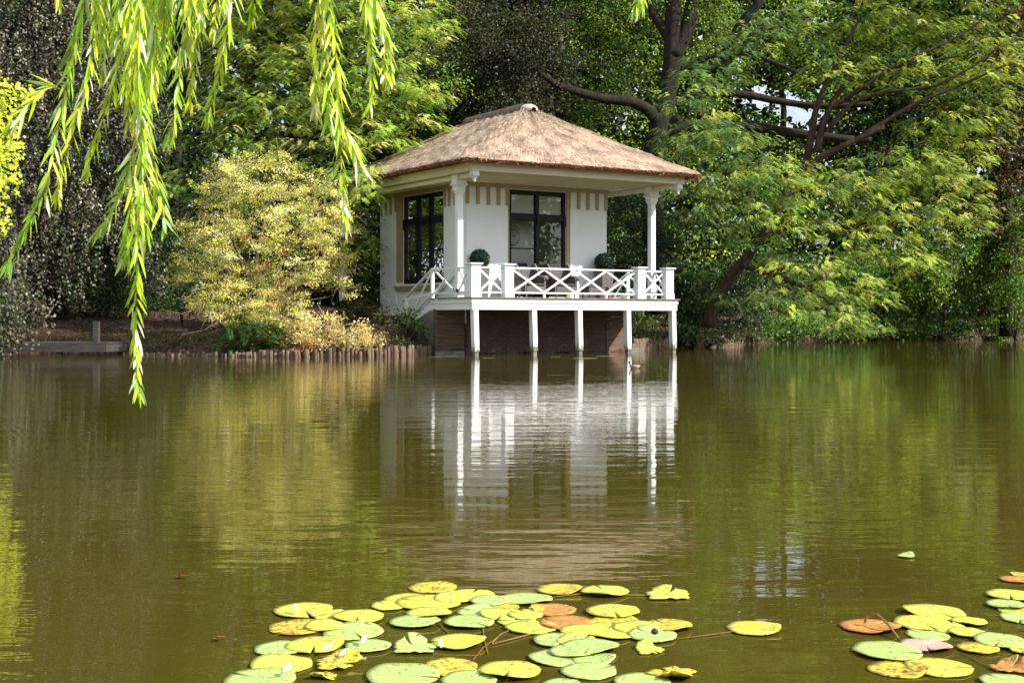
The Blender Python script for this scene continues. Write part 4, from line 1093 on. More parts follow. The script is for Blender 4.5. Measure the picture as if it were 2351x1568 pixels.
# ------------------------------------------------------------------ yellow maple at the left edge
MB_ = [(10,225,30,52,46,0.6),(-25,300,30,66,110,0.9),(20,330,30,34,80,0.6),(5,410,30,42,64,0.6),(-22,500,30,44,66,0.6),(56,214,30,30,20,0.3),(-80,380,30.5,70,190,1.2),(-60,180,30.5,60,60,0.8)]
buf = Leaves()
for b in MB_:                                       # palmate leaves: five pointed lobes each
    n = int(math.pi*b[3]*b[4]*(30/F)**2*230)
    P, U = blob_points(b, n, 0.5)
    nr = unit(rdir(n)*0.55 + UP*0.6 + np.array([0.5,-0.5,0])); a0 = unit(np.cross(nr, rdir(n)))
    b0 = np.cross(nr, a0); s = 0.062*rng.uniform(.7,1.2,n); col = colmix([(4,(0.62,0.70,0.05)),(3,(0.46,0.62,0.05)),(2,(0.78,0.76,0.10))], n)*np.exp(rng.normal(0,.15,(n,1)))
    for ang, l in ((0,1.0),(0.8,0.9),(-0.8,0.9),(1.7,0.65),(-1.7,0.65)):
        a = a0*math.cos(ang)+b0*math.sin(ang)
        buf.add(P, a - UP*0.15, nr, s*l*1.25, s*0.62, col, 0.02)
base = (-14.5, 30.6, 0.05)
make_tree('yellow_maple', 'bright yellow-green maple leaves reaching in at the left edge', 'tree', base, ([(-19.5,31,0.2),(-18.8,31,3),(-17.5,30.8,6),(-16,30.5,8.5)], 0.28, 0.08),
          [([(-18.6,31,3.4), at(-120,330,30.3), at(10,300,30)], 0.08, 0.015), ([(-18.0,30.9,5), at(-100,210,30.3), at(60,212,30)], 0.07, 0.012), ([(-18.9,31,2.6), at(-130,430,30.3), at(-10,460,30)], 0.07, 0.012)], 'barkbrown', buf, 'leaf')

# ------------------------------------------------------------------ feathery green tree left of the roof
PB = [(600,120,46,110,80,1.4),(700,150,45,90,60,1.2),(560,240,46,80,60,1.2),(640,260,45,90,60,1.2),(760,230,44.5,110,70,1.3),(880,150,44.5,90,60,1.1),(850,60,45,120,60,1.3),(950,40,45,80,50,1.1),(985,85,44.5,55,30,.8),
      (900,240,44,90,55,1.1),(960,215,44,55,40,.9),(860,320,43.5,80,40,1.0),(960,285,43.5,62,22,.7),(760,330,44,80,40,1.0),(570,330,45,70,50,1.1),(470,290,46,60,60,1.2),(640,370,45,90,50,1.1),(510,180,46.5,60,90,1.2),
      (700,20,46,130,60,1.4),(540,50,47,90,90,1.4),(810,400,41.2,60,32,.6),(838,450,40.7,40,34,.5),(845,410,40.8,34,26,.4),(760,480,43.5,60,60,.9),(450,440,45.5,60,90,1.2),(700,-100,46,260,80,2.2),(900,-80,46,160,80,2.0),(810,560,43.5,45,70,.8),(560,440,45.5,80,60,1.2)]
buf = Leaves()
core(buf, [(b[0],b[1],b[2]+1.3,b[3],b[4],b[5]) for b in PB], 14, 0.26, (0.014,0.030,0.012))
pinnate(buf, PB, 28, PIN, pods=0.045, gaps=False)
base = (at(548,700,47)[0], 47, 0.9)
mbt = ([base, at(556,560,47), at(560,400,47), at(566,310,47), at(572,200,47), at(592,110,46.8), at(620,0,46.5), at(640,-120,46.5)], 0.30, 0.13)
make_tree('feathery_locust_tree', 'tall feathery-leaved green tree left of the thatched roof, sunlit with brown seed pods', 'tree', base, mbt,
          [([at(590,120,46.8), at(575,60,46.6), at(590,-30,46.5)], 0.14, 0.06), ([at(622,90,46), at(680,50,45.6), at(720,30,45.4)], 0.06, 0.02), ([at(566,310,47), at(640,350,46), at(690,300,45.3), at(700,330,45)], 0.09, 0.03),
           ([at(572,220,47), at(700,230,45.6), at(860,240,44.4), at(960,280,43.6)], 0.08, 0.02), ([at(585,130,46.8), at(760,140,45.5), at(930,150,44.5), at(1000,90,44.4)], 0.08, 0.02)], 'barkbrown', buf, 'leaf')

# ------------------------------------------------------------------ yellow-green variegated shrub
SB = [(415,640,39.4,34,26,.5),(800,660,38.6,26,22,.4),(430,520,39.8,26,22,.4),(580,745,37.6,60,26,.6),(440,560,39.6,30,36,.5),(480,470,39.8,24,30,.5),(790,520,39.2,30,34,.5),(800,600,39,22,30,.4),(450,700,38.6,40,34,.6),(700,745,37.6,60,32,.6),(650,770,37.3,50,26,.5),(520,385,40,26,20,.4),(670,385,40,30,20,.4),(745,430,39.4,36,26,.5),(600,440,39.5,130,75,1.6),(520,420,39.8,60,50,1.0),(700,480,39.2,100,70,1.3),(500,530,39.5,80,60,1.2),(620,560,38.6,150,90,1.5),(750,560,39,60,60,1.0),(470,610,39.4,70,55,1.1),(560,660,38.4,120,60,1.3),(690,640,38.4,110,50,1.2),
      (770,635,38.8,42,32,.6),(540,715,38,90,45,1.0),(640,700,38,70,45,.9),(590,375,40,40,25,.5),(555,370,40,16,24,.3),(640,355,40,22,12,.3),(430,620,39.5,42,30,.6)]
VARG = [(4,(0.76,0.72,0.20)),(3,(0.54,0.58,0.14)),(2.5,(0.90,0.88,0.42)),(1.8,(0.22,0.29,0.07)),(0.4,(0.58,0.34,0.14))]
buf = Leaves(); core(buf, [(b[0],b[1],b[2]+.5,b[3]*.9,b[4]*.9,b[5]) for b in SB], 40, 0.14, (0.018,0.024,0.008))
fill(buf, SB, 19, 58, 0.50, VARG, sig=(.24,.24,.11), leaf=(0.070,0.032), gaps=False, var=0.26)
tw = MB(); twigs(tw, SB, 60, 0.6, 0.007, up=-0.05)
for k in range(26):                                 # arching bare twigs along the lower edge
    p = at(rng.uniform(440,780), rng.uniform(690,745), 37.8); q = p + np.array([rng.normal()*.25, -rng.random()*.3, -0.30]); r_ = q + np.array([rng.normal()*.25, -.1, rng.uniform(-.25,.2)])
    tw.tube([p, (p+q)/2+np.array([rng.normal()*.08,0,-.05]), q, r_], [.009,.008,.006,.003], 4)
base = (at(600,700,38.8)[0], 38.6, 0.45)
make_tree('variegated_shrub', 'large round shrub with pale yellow-green leaves and pale bare twigs beside the pavilion', 'shrub', base, ([base, at(600,690,38.9), at(590,600,39.1), at(610,500,39.3)], 0.10, 0.03),
          [([at(600,740,38.8), at(500,640,39.1), at(480,560,39.4)], 0.06, 0.02), ([at(605,740,38.8), at(690,640,39), at(740,560,39.1)], 0.06, 0.02), ([at(600,700,38.9), at(540,560,39.2), at(520,440,39.6)], 0.05, 0.015)], 'twig', buf, 'leaf', twigmb=tw)

def bush(name, label, cat, blobs, pal, leaf=(0.08,0.045), dens=40, per=26, mat='leaf', size=.5, twn=0, var=.3, corec=(0.015,0.028,0.010), group=None):
    buf = Leaves(); core(buf, blobs, 30, 0.12, corec)
    fill(buf, blobs, dens, per, size, pal, sig=(.22,.22,.16), leaf=leaf, gaps=False, var=var)
    b = blobs[0]; c = at(b[0], b[1], b[2]); gz = ground_z_at(c[0], c[1]); base = (c[0], c[1], max(gz, 0)-0.03)
    tw = MB(); 
    if twn: twigs(tw, blobs, twn, 0.5, 0.007)
    st = MB()
    for k in range(5): st.tube([base, (base[0]+rng.normal()*.2, base[1]+rng.normal()*.15, (base[2]+c[2])/2), (c[0]+rng.normal()*.4, c[1]+rng.normal()*.3, c[2])], [.03,.022,.012], 5)
    root = empty(name, base, label=label, cat=cat, group=group)
    st.build('stems', M['bark'], root, origin=base)
    if tw.v: tw.build('twigs', M['twig'], root, origin=base)
    buf.build('foliage', M[mat], root, origin=base)
    return root
bush('flowering_shrub', 'low spreading shrub with orange and yellow faded flower heads overhanging the timber stakes', 'shrub',
     [(760,765,36.9,75,38,.7),(820,770,37.0,45,35,.6),(710,785,36.7,35,26,.5),(700,745,37.3,40,30,.5),(850,785,37.0,28,22,.4)],
     [(5,(0.66,0.60,0.24)),(1.5,(0.76,0.44,0.22)),(2.5,(0.80,0.64,0.36)),(2,(0.34,0.40,0.11)),(0.5,(0.66,0.25,0.13))], twn=30, leaf=(0.07,0.045), corec=(0.06,0.05,0.02))
bush('hydrangea_bush', 'hydrangea with faded orange-pink flower heads at the right end of the low spreading shrub', 'shrub', [(862,780,37.2,14,22,.3),(845,765,37.2,16,18,.3),(700,795,36.5,20,14,.3)], [(4,(0.78,0.45,0.24)),(3,(0.72,0.28,0.14)),(1,(0.66,0.58,0.28))], leaf=(0.05,0.045), twn=0, corec=(0.1,0.05,0.03))
bush('low_bush', 'dull reddish green bush on the mound against the left wall of the pavilion', 'shrub', [(830,705,40.5,40,28,.6),(800,715,40.5,28,22,.5)], [(3,(0.12,0.08,0.04)),(3,(0.09,0.10,0.03)),(1,(0.24,0.10,0.06))], twn=12, leaf=(0.06,0.03))
bush('low_bush', 'mid green bush with thin red stems in front of the pavilion corner', 'shrub', [(880,725,39.8,42,34,.6)], [(3,(0.10,0.12,0.03)),(3,(0.07,0.11,0.03)),(1,(0.22,0.10,0.06))], twn=14, leaf=(0.06,0.03), dens=30)
bush('leafy_bush', 'bright green rounded bush at the foot of the deck stairs', 'shrub', [(940,728,38.9,26,30,.4),(958,752,38.7,18,18,.3)], [(4,(0.06,0.14,0.025)),(2,(0.11,0.20,0.035)),(1,(0.20,0.22,0.04))], leaf=(0.09,0.05))
bush('small_plant', 'small pale plant on the soil beside the timber stakes', 'plant', [(875,772,37.6,10,14,.2)], [(3,(0.40,0.26,0.16)),(2,(0.14,0.18,0.06))], leaf=(0.06,0.035))
for k, (blobs, lab) in enumerate((
    ([(420,560,44,70,80,1.0),(390,640,43.5,70,60,1.0),(450,690,42.5,60,45,.8)], 'dark green bush in shade between the copper beech and the yellow shrub'),
    ([(830,600,45,60,70,1.0),(840,690,44.5,55,50,.9)], 'dark green bush in shade between the yellow shrub and the pavilion'),
    ([(300,690,50,110,50,1.2),(200,640,50,90,60,1.2)], 'low dark bush far back under the copper beech'),)):
    bush('shade_bush', lab, 'shrub', blobs, G_DARK, leaf=(0.10,0.055), dens=22, per=26, size=.9)
# ferns with long fronds
fb = Leaves(); base = (at(570,770,37.0)[0], 37.2, 0.35)
n = 150
cpt = np.array([at(rng.uniform(505,650), rng.uniform(735,800), 37.0+rng.random()*.5) for _ in range(n)])
dr = unit(rdir(n)*[1,.5,.5] + [0,-.6,.1])
cols = colmix([(4,(0.03,0.09,0.02)),(3,(0.05,0.14,0.03)),(1,(0.10,0.20,0.05))], n)
for j in np.linspace(.1, 1, 12):
    L = 0.55; pt = cpt + dr*L*j - UP*0.35*L*j*j; tg = unit(dr-UP*.7*j); sd = unit(np.cross(tg, UP)+1e-6)
    for sg in (-1, 1):
        fb.add(pt, sd*sg+tg*.35-UP*.1, np.cross(sd, tg)+rng.normal(size=(n,3))*.1, 0.13*(1.1-.6*j), 0.032, cols)
o = empty('fern_clump', base, label='dark green fern fronds hanging over the bank below the yellow shrub', cat='fern'); fb.build('fronds', M['leaf'], o, origin=base)

# ------------------------------------------------------------------ big forked beech behind the roof
D1 = 53.0
base = (at(1508,730,D1)[0], D1, 1.2)
BBL = [(1350,60,54,90,80,1.8),(1430,160,55,70,70,1.4),(1250,130,52,90,120,1.8),(1620,40,54,120,70,1.8),(1100,90,51.5,120,110,1.8),(1480,20,54,110,60,1.6),(1360,240,55,80,50,1.4),(1180,240,51,80,60,1.4),(1600,-120,54,330,90,2.5),(1300,-100,54,250,90,2.5),(1660,120,54,70,60,1.2),(1000,160,50.5,70,80,1.4)]
buf = Leaves(); fill(buf, BBL[:2]+BBL[3:4]+BBL[5:7]+BBL[8:9]+BBL[10:], 13, 34, 1.0, G_MID+[(3,(0.17,0.20,0.03)),(2,(0.07,0.04,0.025))], leaf=(0.11,0.065))
fill(buf, [BBL[2],BBL[4],BBL[7],BBL[9],BBL[11]], 20, 34, 1.0, COPPER+[(1,(0.04,0.07,0.02))], leaf=(0.10,0.06))
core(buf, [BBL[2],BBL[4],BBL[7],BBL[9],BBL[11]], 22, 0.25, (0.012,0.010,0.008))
make_tree('forked_beech', 'large dark forked tree with a long level limb behind the right of the roof', 'tree', base,
   ([base, at(1500,560,D1), at(1495,400,D1), at(1508,320,D1), at(1520,262,D1), at(1540,170,D1), at(1545,80,D1), at(1545,0,D1), at(1540,-130,D1)], 0.50, 0.30),
   [([at(1512,300,D1), at(1500,265,52.8), at(1455,235,52.3), at(1390,228,52), at(1330,212,51.6), at(1280,195,51.2), at(1235,165,51)], 0.30, 0.10),
    ([at(1545,110,D1), at(1525,70,53), at(1500,30,53), at(1480,-40,53)], 0.24, 0.14),
    ([at(1545,130,D1), at(1580,60,53), at(1590,-10,53), at(1600,-100,53)], 0.36, 0.22),
    ([at(1560,150,53.2), at(1640,160,53), at(1690,120,52.6), at(1740,70,52), at(1800,60,52)], 0.24, 0.10),
    ([at(1665,140,53), at(1700,60,52.6), at(1745,0,52.4), at(1760,-80,52.4)], 0.26, 0.14),
    ([at(1520,300,D1), at(1600,290,53.4), at(1720,292,53.4), at(1850,310,53.2), at(1960,322,53)], 0.26, 0.16),
    ([at(1555,230,53.2), at(1680,215,53), at(1800,235,53), at(1890,245,52.6), at(2000,240,52)], 0.20, 0.10),
    ([at(1600,140,53), at(1700,122,52.6), at(1790,150,52), at(1840,172,51.6)], 0.15, 0.07),
    ([at(1500,360,D1), at(1530,300,53), at(1560,270,52.8)], 0.24, 0.18),
    ([at(2000,322,53), at(1960,322,53), at(2020,300,52)], 0.13, 0.06)], 'bark', buf, 'leaf')

# ------------------------------------------------------------------ leaning feathery tree on the right bank
RB_ = [(1650,160,46.5,80,60,1.2),(1600,230,46,70,70,1.2),(1640,330,45.6,100,60,1.3),(1570,330,46,60,60,1.1),(1600,440,45.3,90,60,1.2),(1700,420,45,100,60,1.2),(1950,60,47.5,190,60,1.5),(1770,80,47,120,60,1.4),
       (2150,60,47.5,170,70,1.6),(2270,170,47,110,90,1.5),(2080,170,47,130,60,1.5),(1920,170,47,90,55,1.2),(2200,290,47,110,60,1.4),(2060,390,46,130,60,1.4),(1930,440,45.4,110,60,1.3),(2180,400,46.5,90,70,1.3),(1800,400,45,90,50,1.1),
       (1800,500,44.5,100,50,1.2),(1640,520,48.8,80,50,.8),(1940,540,44.8,90,50,1.1),(2060,500,45.2,80,60,1.1),(2190,500,45.8,70,70,1.1),(1790,610,48.6,70,40,.8),(1740,560,45.2,40,34,.6),(1690,690,45.5,44,30,.6),(1850,620,43.5,90,40,1.0),(1930,660,43,80,35,.9),(2000,690,42.6,48,26,.6),
       (1900,720,42.2,80,30,.8),(1960,755,41.8,65,24,.6),(1590,620,48.8,50,50,.7),(1800,690,43.4,70,35,.8),(2080,600,44.8,60,50,.9),(2000,-90,47.5,330,80,2.5),(2260,-60,47.5,200,80,2.2),(1700,320,45.4,50,40,.8)]
buf = Leaves()
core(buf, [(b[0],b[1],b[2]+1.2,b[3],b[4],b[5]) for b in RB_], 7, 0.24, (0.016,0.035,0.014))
left_ = [b for b in RB_ if b[0] < 1800]; right_ = [b for b in RB_ if b[0] >= 1800]
pinnate(buf, left_, 24, [(4,(0.12,0.26,0.09)),(3,(0.22,0.37,0.09)),(2.5,(0.05,0.13,0.06)),(2,(0.48,0.58,0.16))], pods=0.05)  # palest colour here stands in for highlights
pinnate(buf, right_, 24, PINBR+[(2,(0.06,0.13,0.025))], pods=0.055)
base = (at(1625,752,48)[0], 48, 0.75)
make_tree('leaning_locust_tree', 'leaning feathery-leaved tree spreading over the pond right of the deck', 'tree', base,
   ([base, at(1645,690,47.9), at(1700,610,47.7), at(1760,530,47.4), at(1790,470,47.2), at(1830,420,47), at(1880,365,46.8), at(1950,330,46.6), at(2030,290,46.4)], 0.24, 0.09),
   [([at(1845,410,47), at(1865,300,46.8), at(1880,230,46.6), at(1920,150,46.5), at(1970,50,46.5)], 0.16, 0.05),
    ([at(1875,350,46.8), at(1900,260,46.6), at(1960,180,46.4), at(2080,150,46.2), at(2200,130,46)], 0.14, 0.03),
    ([at(1905,250,46.6), at(1985,200,46.2), at(2060,150,46), at(2190,90,46), at(2250,50,46)], 0.10, 0.03),
    ([at(1900,300,46.6), at(1980,225,46.2), at(2150,195,46), at(2260,135,45.9), at(2300,100,45.9)], 0.10, 0.02),
    ([at(1960,325,46.6), at(2100,240,46.2), at(2220,190,46), at(2310,150,46)], 0.10, 0.03),
    ([at(1760,530,47.4), at(1810,430,47.2), at(1860,350,47)], 0.12, 0.08),
    ([at(1870,400,46.5), at(1890,440,46), at(1915,470,45.6), at(1925,500,45.4)], 0.035, 0.02),
    ([at(1700,610,47.6), at(1800,640,45.5), at(1900,690,43.5), at(1960,740,42.4)], 0.10, 0.03),
    ([at(1740,560,47.4), at(1700,480,46.8), at(1680,430,46)], 0.05, 0.02)], 'barkbrown', buf, 'leaf')

# dark laurel and ivy right of the deck
for blobs, lab, pal, lf, mt in (
  ([(1450,520,49.5,70,90,1.4),(1440,620,48.5,70,80,1.2),(1520,560,50,70,100,1.4),(1570,680,49.5,60,60,1.1),(1420,450,49.5,50,40,1.0)], 'tall dark evergreen laurel right of the pavilion wall', [(5,(0.012,0.030,0.012)),(2,(0.022,0.05,0.018)),(1,(0.04,0.08,0.02))], (0.12,0.045), 'gloss'),
  ([(1460,750,46.3,26,40,.6),(1430,735,46.8,30,40,.6),(1500,770,46.8,40,26,.6)], 'green leafy bush under the right end of the deck', [(3,(0.05,0.10,0.025)),(2,(0.10,0.15,0.04)),(1,(0.20,0.12,0.05))], (0.10,0.06), 'gloss'),
  ([(1590,720,48.6,40,50,.7),(1565,760,48.3,40,26,.6),(1560,660,49,36,50,.6)], 'ivy-covered bush by the foot of the leaning trunk', [(3,(0.03,0.075,0.022)),(2,(0.07,0.12,0.04)),(1,(0.15,0.17,0.06))], (0.11,0.09), 'gloss'),
  ([(1650,765,50.5,50,24,.6),(1600,700,49.5,60,50,.8),(1700,740,51.5,55,36,.8),(1660,640,50.5,70,50,1.0)], 'glossy dark bush behind the leaning trunk at the water edge', [(4,(0.02,0.045,0.018)),(2,(0.05,0.08,0.03)),(1,(0.14,0.15,0.08))], (0.11,0.06), 'gloss'),
  ([(1790,770,58.5,60,18,.7),(1790,700,58,70,50,1.2),(1720,660,56,60,60,1.2)], 'dark bush on the right bank behind the overhanging feathery branch', G_DARK, (0.12,0.06), 'gloss'),
  ([(1580,772,48.2,13,11,.2),(1600,778,48.4,10,8,.2)], 'small cluster of pale yellow flower heads at the stakes right of the deck', [(3,(0.50,0.38,0.12)),(2,(0.40,0.42,0.12))], (0.06,0.05), 'leaf'),
  ([(1620,775,49.0,26,14,.3),(1655,785,49.6,18,9,.3)], 'broad-leaved green plants on the bank right of the yellow flower heads', [(3,(0.10,0.17,0.05)),(2,(0.18,0.24,0.08))], (0.12,0.08), 'gloss'),
  ([(2120,690,67,110,60,1.8),(2060,640,66,90,70,1.8),(2000,755,66,90,26,1.2),(2110,757,66.5,90,24,1.2),(2150,600,66,100,70,2.0)], 'dense green waterside bush at the far end right of the overhanging branch', G_MID+[(2,(0.14,0.22,0.02))], (0.16,0.09), 'leaf'),
  ([(2330,640,64.5,46,110,1.4),(2340,520,65,40,70,1.4),(2200,755,67,80,24,1.2),(2300,758,67,80,22,1.2),(2270,690,67.5,90,60,1.6),(2300,600,67,90,70,1.8),(2340,740,68,50,25,1.0)], 'brownish green waterside bush at the far right edge', G_MID[:3]+[(4,(0.11,0.085,0.035))], (0.16,0.09), 'leaf'),
  ([(1950,640,63,80,70,1.6),(1880,700,62,70,50,1.4),(1840,745,59,90,30,1.2),(1930,750,61.5,80,32,1.2),(1760,755,57,60,28,1.0)], 'dull green bush seen below the feathery crown near the far bank', G_DARK+G_MID, (0.15,0.08), 'leaf'),
  ([(2160,660,65,24,46,.8),(2175,620,65,16,30,.6)], 'bright lime green sapling at the far waterside', [(3,(0.22,0.36,0.03)),(2,(0.30,0.42,0.05))], (0.15,0.09), 'leaf')):
    bush('waterside_bush' if blobs[0][2] > 60 else 'leafy_bush', lab, 'shrub', blobs, pal, leaf=lf, dens=(14 if blobs[0][2] > 55 else 26), per=28, mat=mt, size=(1.1 if blobs[0][2] > 55 else .7))
# dead branches lying in the water at the far bank
for i, (pts, lab) in enumerate((([at(2070,775,69), at(2140,776,69), at(2190,765,69.2), at(2245,742,69.5)], 'dark fallen branch lying in the water at the far bank'), ([at(2260,780,68), at(2310,770,68), at(2340,755,68), at(2346,740,68)], 'dark crooked branch standing out of the water at the far right'))):
    mb = MB(); limb(mb, pts, 0.14, 0.05); o = mb.build('fallen_branch', M['bark'], None); tag(o, lab, 'branch')

# ------------------------------------------------------------------ willow strands close to the camera
WS = [ # (picture path, distance)
 ([(195,0),(162,142),(149,215),(121,355),(110,426),(74,496),(25,595),(0,660)],3.0),([(150,215),(127,190),(76,228),(30,290),(0,335)],3.0),([(220,0),(208,165),(177,266),(140,395),(133,440),(126,500)],3.1),
 ([(290,0),(284,76),(266,177),(233,279),(203,380),(188,425)],3.2),([(322,0),(316,152),(324,279),(329,395),(326,450),(318,504),(314,620),(312,690),(314,785),(316,868),(318,926),(319,944)],3.0),
 ([(318,300),(289,413),(248,504),(207,560)],3.05),([(340,330),(355,380),(372,467),(385,555)],3.05),([(354,0),(349,177),(342,304),(337,395),(345,480),(352,520)],3.15),([(420,0),(418,114),(405,253),(378,370)],3.1),
 ([(460,0),(456,50),(446,152),(428,285)],3.2),([(535,-30),(529,25),(506,152),(481,253),(470,322)],3.1),([(590,-40),(582,0),(577,38),(592,80)],3.3),([(380,0),(375,100),(368,210)],3.2),([(135,-40),(130,0),(147,28)],3.2),
 ([(500,-20),(494,40),(488,110)],3.3),([(305,0),(300,130),(292,240),(300,340)],3.2),([(335,0),(332,120),(338,250),(320,330)],3.3),([(395,0),(392,90),(398,190)],3.35),([(440,0),(436,90),(430,170)],3.4),([(270,0),(262,90),(268,130)],3.4),
 ([(370,0),(362,60),(358,150)],3.4),([(520,0),(512,60)],3.4),([(243,-20),(238,60),(232,150)],3.3),([(312,380),(300,470),(290,560),(280,640)],3.05),([(330,420),(336,520),(330,590)],3.0),([(655,-60),(650,-10),(648,10)],3.4),
 ([(731,0),(724,127),(724,253),(727,308)],3.0),([(757,0),(772,127),(780,253),(780,329),(782,395),(790,450),(796,520),(797,560)],3.0),([(790,290),(805,320),(818,360),(828,400)],3.0),([(744,76),(749,152),(757,279),(762,300)],3.05),
 ([(840,0),(856,127),(853,228),(840,295)],3.05),([(863,0),(894,101),(901,223)],3.1),([(850,-30),(880,60),(884,150),(878,210)],3.15),([(745,0),(740,60),(735,120)],3.2),([(1475,-30),(1464,10),(1446,62)],3.3),([(1480,-30),(1470,15),(1462,45)],3.3)]
for _ in range(20):                                 # more short strands in the thick left curtain
    x0_ = rng.uniform(235, 470); L_ = rng.uniform(90, 330)*(1-abs(x0_-330)/260)
    WS.append(([(x0_, -30), (x0_-rng.uniform(0,10), L_*0.4), (x0_-rng.uniform(4,26), L_)], rng.uniform(3.05, 3.6)))
wroot = empty('weeping_willow', (-3.2, 1.2, 0.0), label='weeping willow whose long bright green strands hang in front of the view', cat='tree')
wb = (-3.2, 1.2, 0.0)
mb = MB(); limb(mb, [(-3.2,1.2,-.1),(-3.1,1.25,1.2),(-2.9,1.5,2.4),(-2.6,1.8,3.4)], 0.22, 0.12, 14); mb.build('trunk', M['bark'], wroot, origin=wb)
mb = MB(); limb(mb, [(-2.6,1.8,3.3),(-1.8,2.6,3.9),(-0.8,3.1,3.85),(0.2,3.3,3.7),(0.8,3.4,3.6)], 0.11, 0.02, 10); mb.build('limb', M['bark'], wroot, origin=wb)
def willow_leaf(V, Fc, C, p, d, n_, L, W, bend, col):
    d = d/np.linalg.norm(d); b = np.cross(n_, d); b /= max(np.linalg.norm(b), 1e-6); n_ = np.cross(d, b)
    k0 = len(V); K = 6
    for i in range(K+1):
        t = i/K; w = W*0.5*(math.sin(math.pi*t**0.75)**0.8 if 0 < t < 1 else 0.02)
        c = p + d*(L*t) - UP*(bend*L*t*t) + n_*0
        V += [c - b*w + n_*w*0.35, c, c + b*w + n_*w*0.35]; C += [col]*3
    for i in range(K):
        a = k0+3*i
        Fc += [(a+3, a+4, a+1, a), (a+4, a+5, a+2, a+1)]
WCOL = [np.array(c) for c in ((0.56,0.80,0.05),(0.44,0.70,0.05),(0.68,0.84,0.06),(0.28,0.54,0.07),(0.76,0.80,0.08))]
for si, (path, d) in enumerate(WS):
    pts = [at(px, py, d + 0.05*math.sin(i*1.3+si)) for i, (px, py) in enumerate(path)]
    topz = pts[0][2]
    if path[0][1] <= 0:                              # carry on up to the limb overhead
        t0 = pts[0]; pts = [np.array([t0[0]*0.92, t0[1]+0.1, 3.72]), np.array([t0[0]*0.96, t0[1]+0.05, (t0[2]+3.7)/2])] + pts
    # resample
    P = [np.array(p) for p in pts]; res = []
    for i in range(len(P)-1):
        m = max(2, int(np.linalg.norm(P[i+1]-P[i])/0.010))
        for j in range(m): res.append(P[i]+(P[i+1]-P[i])*j/m)
    res.append(P[-1]); res = np.array(res)
    for _ in range(8): res[1:-1] = (res[:-2]+res[1:-1]*2+res[2:])/4
    nres = len(res)
    rr = [0.0010+0.0012*(1-i/nres) for i in range(0, nres, 3)]
    mb = MB(); mb.tube(res[::3], rr, 5); br = mb.build('hanging_branch', M['willowtwig'], wroot, origin=wb)
    V, Fc, C = [], [], []
    i = 2; k = 0; cbase = WCOL[rng.integers(len(WCOL))]
    while i < nres-5:
        p = res[i]; tg = res[min(i+3, nres-1)]-res[max(i-3, 0)]; tg /= np.linalg.norm(tg)
        if p[2] < 2.6 or rng.random() < .3:
            th = k*2.4 + rng.normal()*.5; side = np.array([math.cos(th), math.sin(th)*0.8, 0])
            dd = tg*1.0 + side*rng.uniform(.22, .60); nn = side*0.5 + LUP*0.6 + rdir(1)[0]*0.5
            frac = 1 - 0.55*max(0, (i/nres-0.84)/0.16)
            col = (cbase*0.5 + WCOL[rng.integers(len(WCOL))]*0.5)*math.exp(rng.normal()*.22)
            if rng.random() < 0.13: col = np.array([.82,.88,.74])  # some leaves coloured near white to paint their specular shine
            willow_leaf(V, Fc, C, p, dd, nn, rng.uniform(.046, .080)*frac, rng.uniform(.0060, .0092), rng.uniform(-.05, .22), col)
        i += int(rng.random() < .75) if p[2] < 2.6 else 4
        k += 1
    for q in range(3):
        willow_leaf(V, Fc, C, res[-8], tg + rdir(1)[0]*.35, rdir(1)[0], .05, .008, .1, cbase)
    me = bpy.data.meshes.new('leaves'); V = np.array(V)-np.array(wb); me.from_pydata(V.tolist(), [], Fc)
    a_ = me.attributes.new('Col', 'FLOAT_COLOR', 'POINT'); a_.data.foreach_set('color', np.concatenate([np.array(C), np.ones((len(C),1))], 1).astype(np.float32).ravel())
    me.polygons.foreach_set('use_smooth', [True]*len(me.polygons)); me.update()
    link_mesh('leaves', me, M['willow'], br)

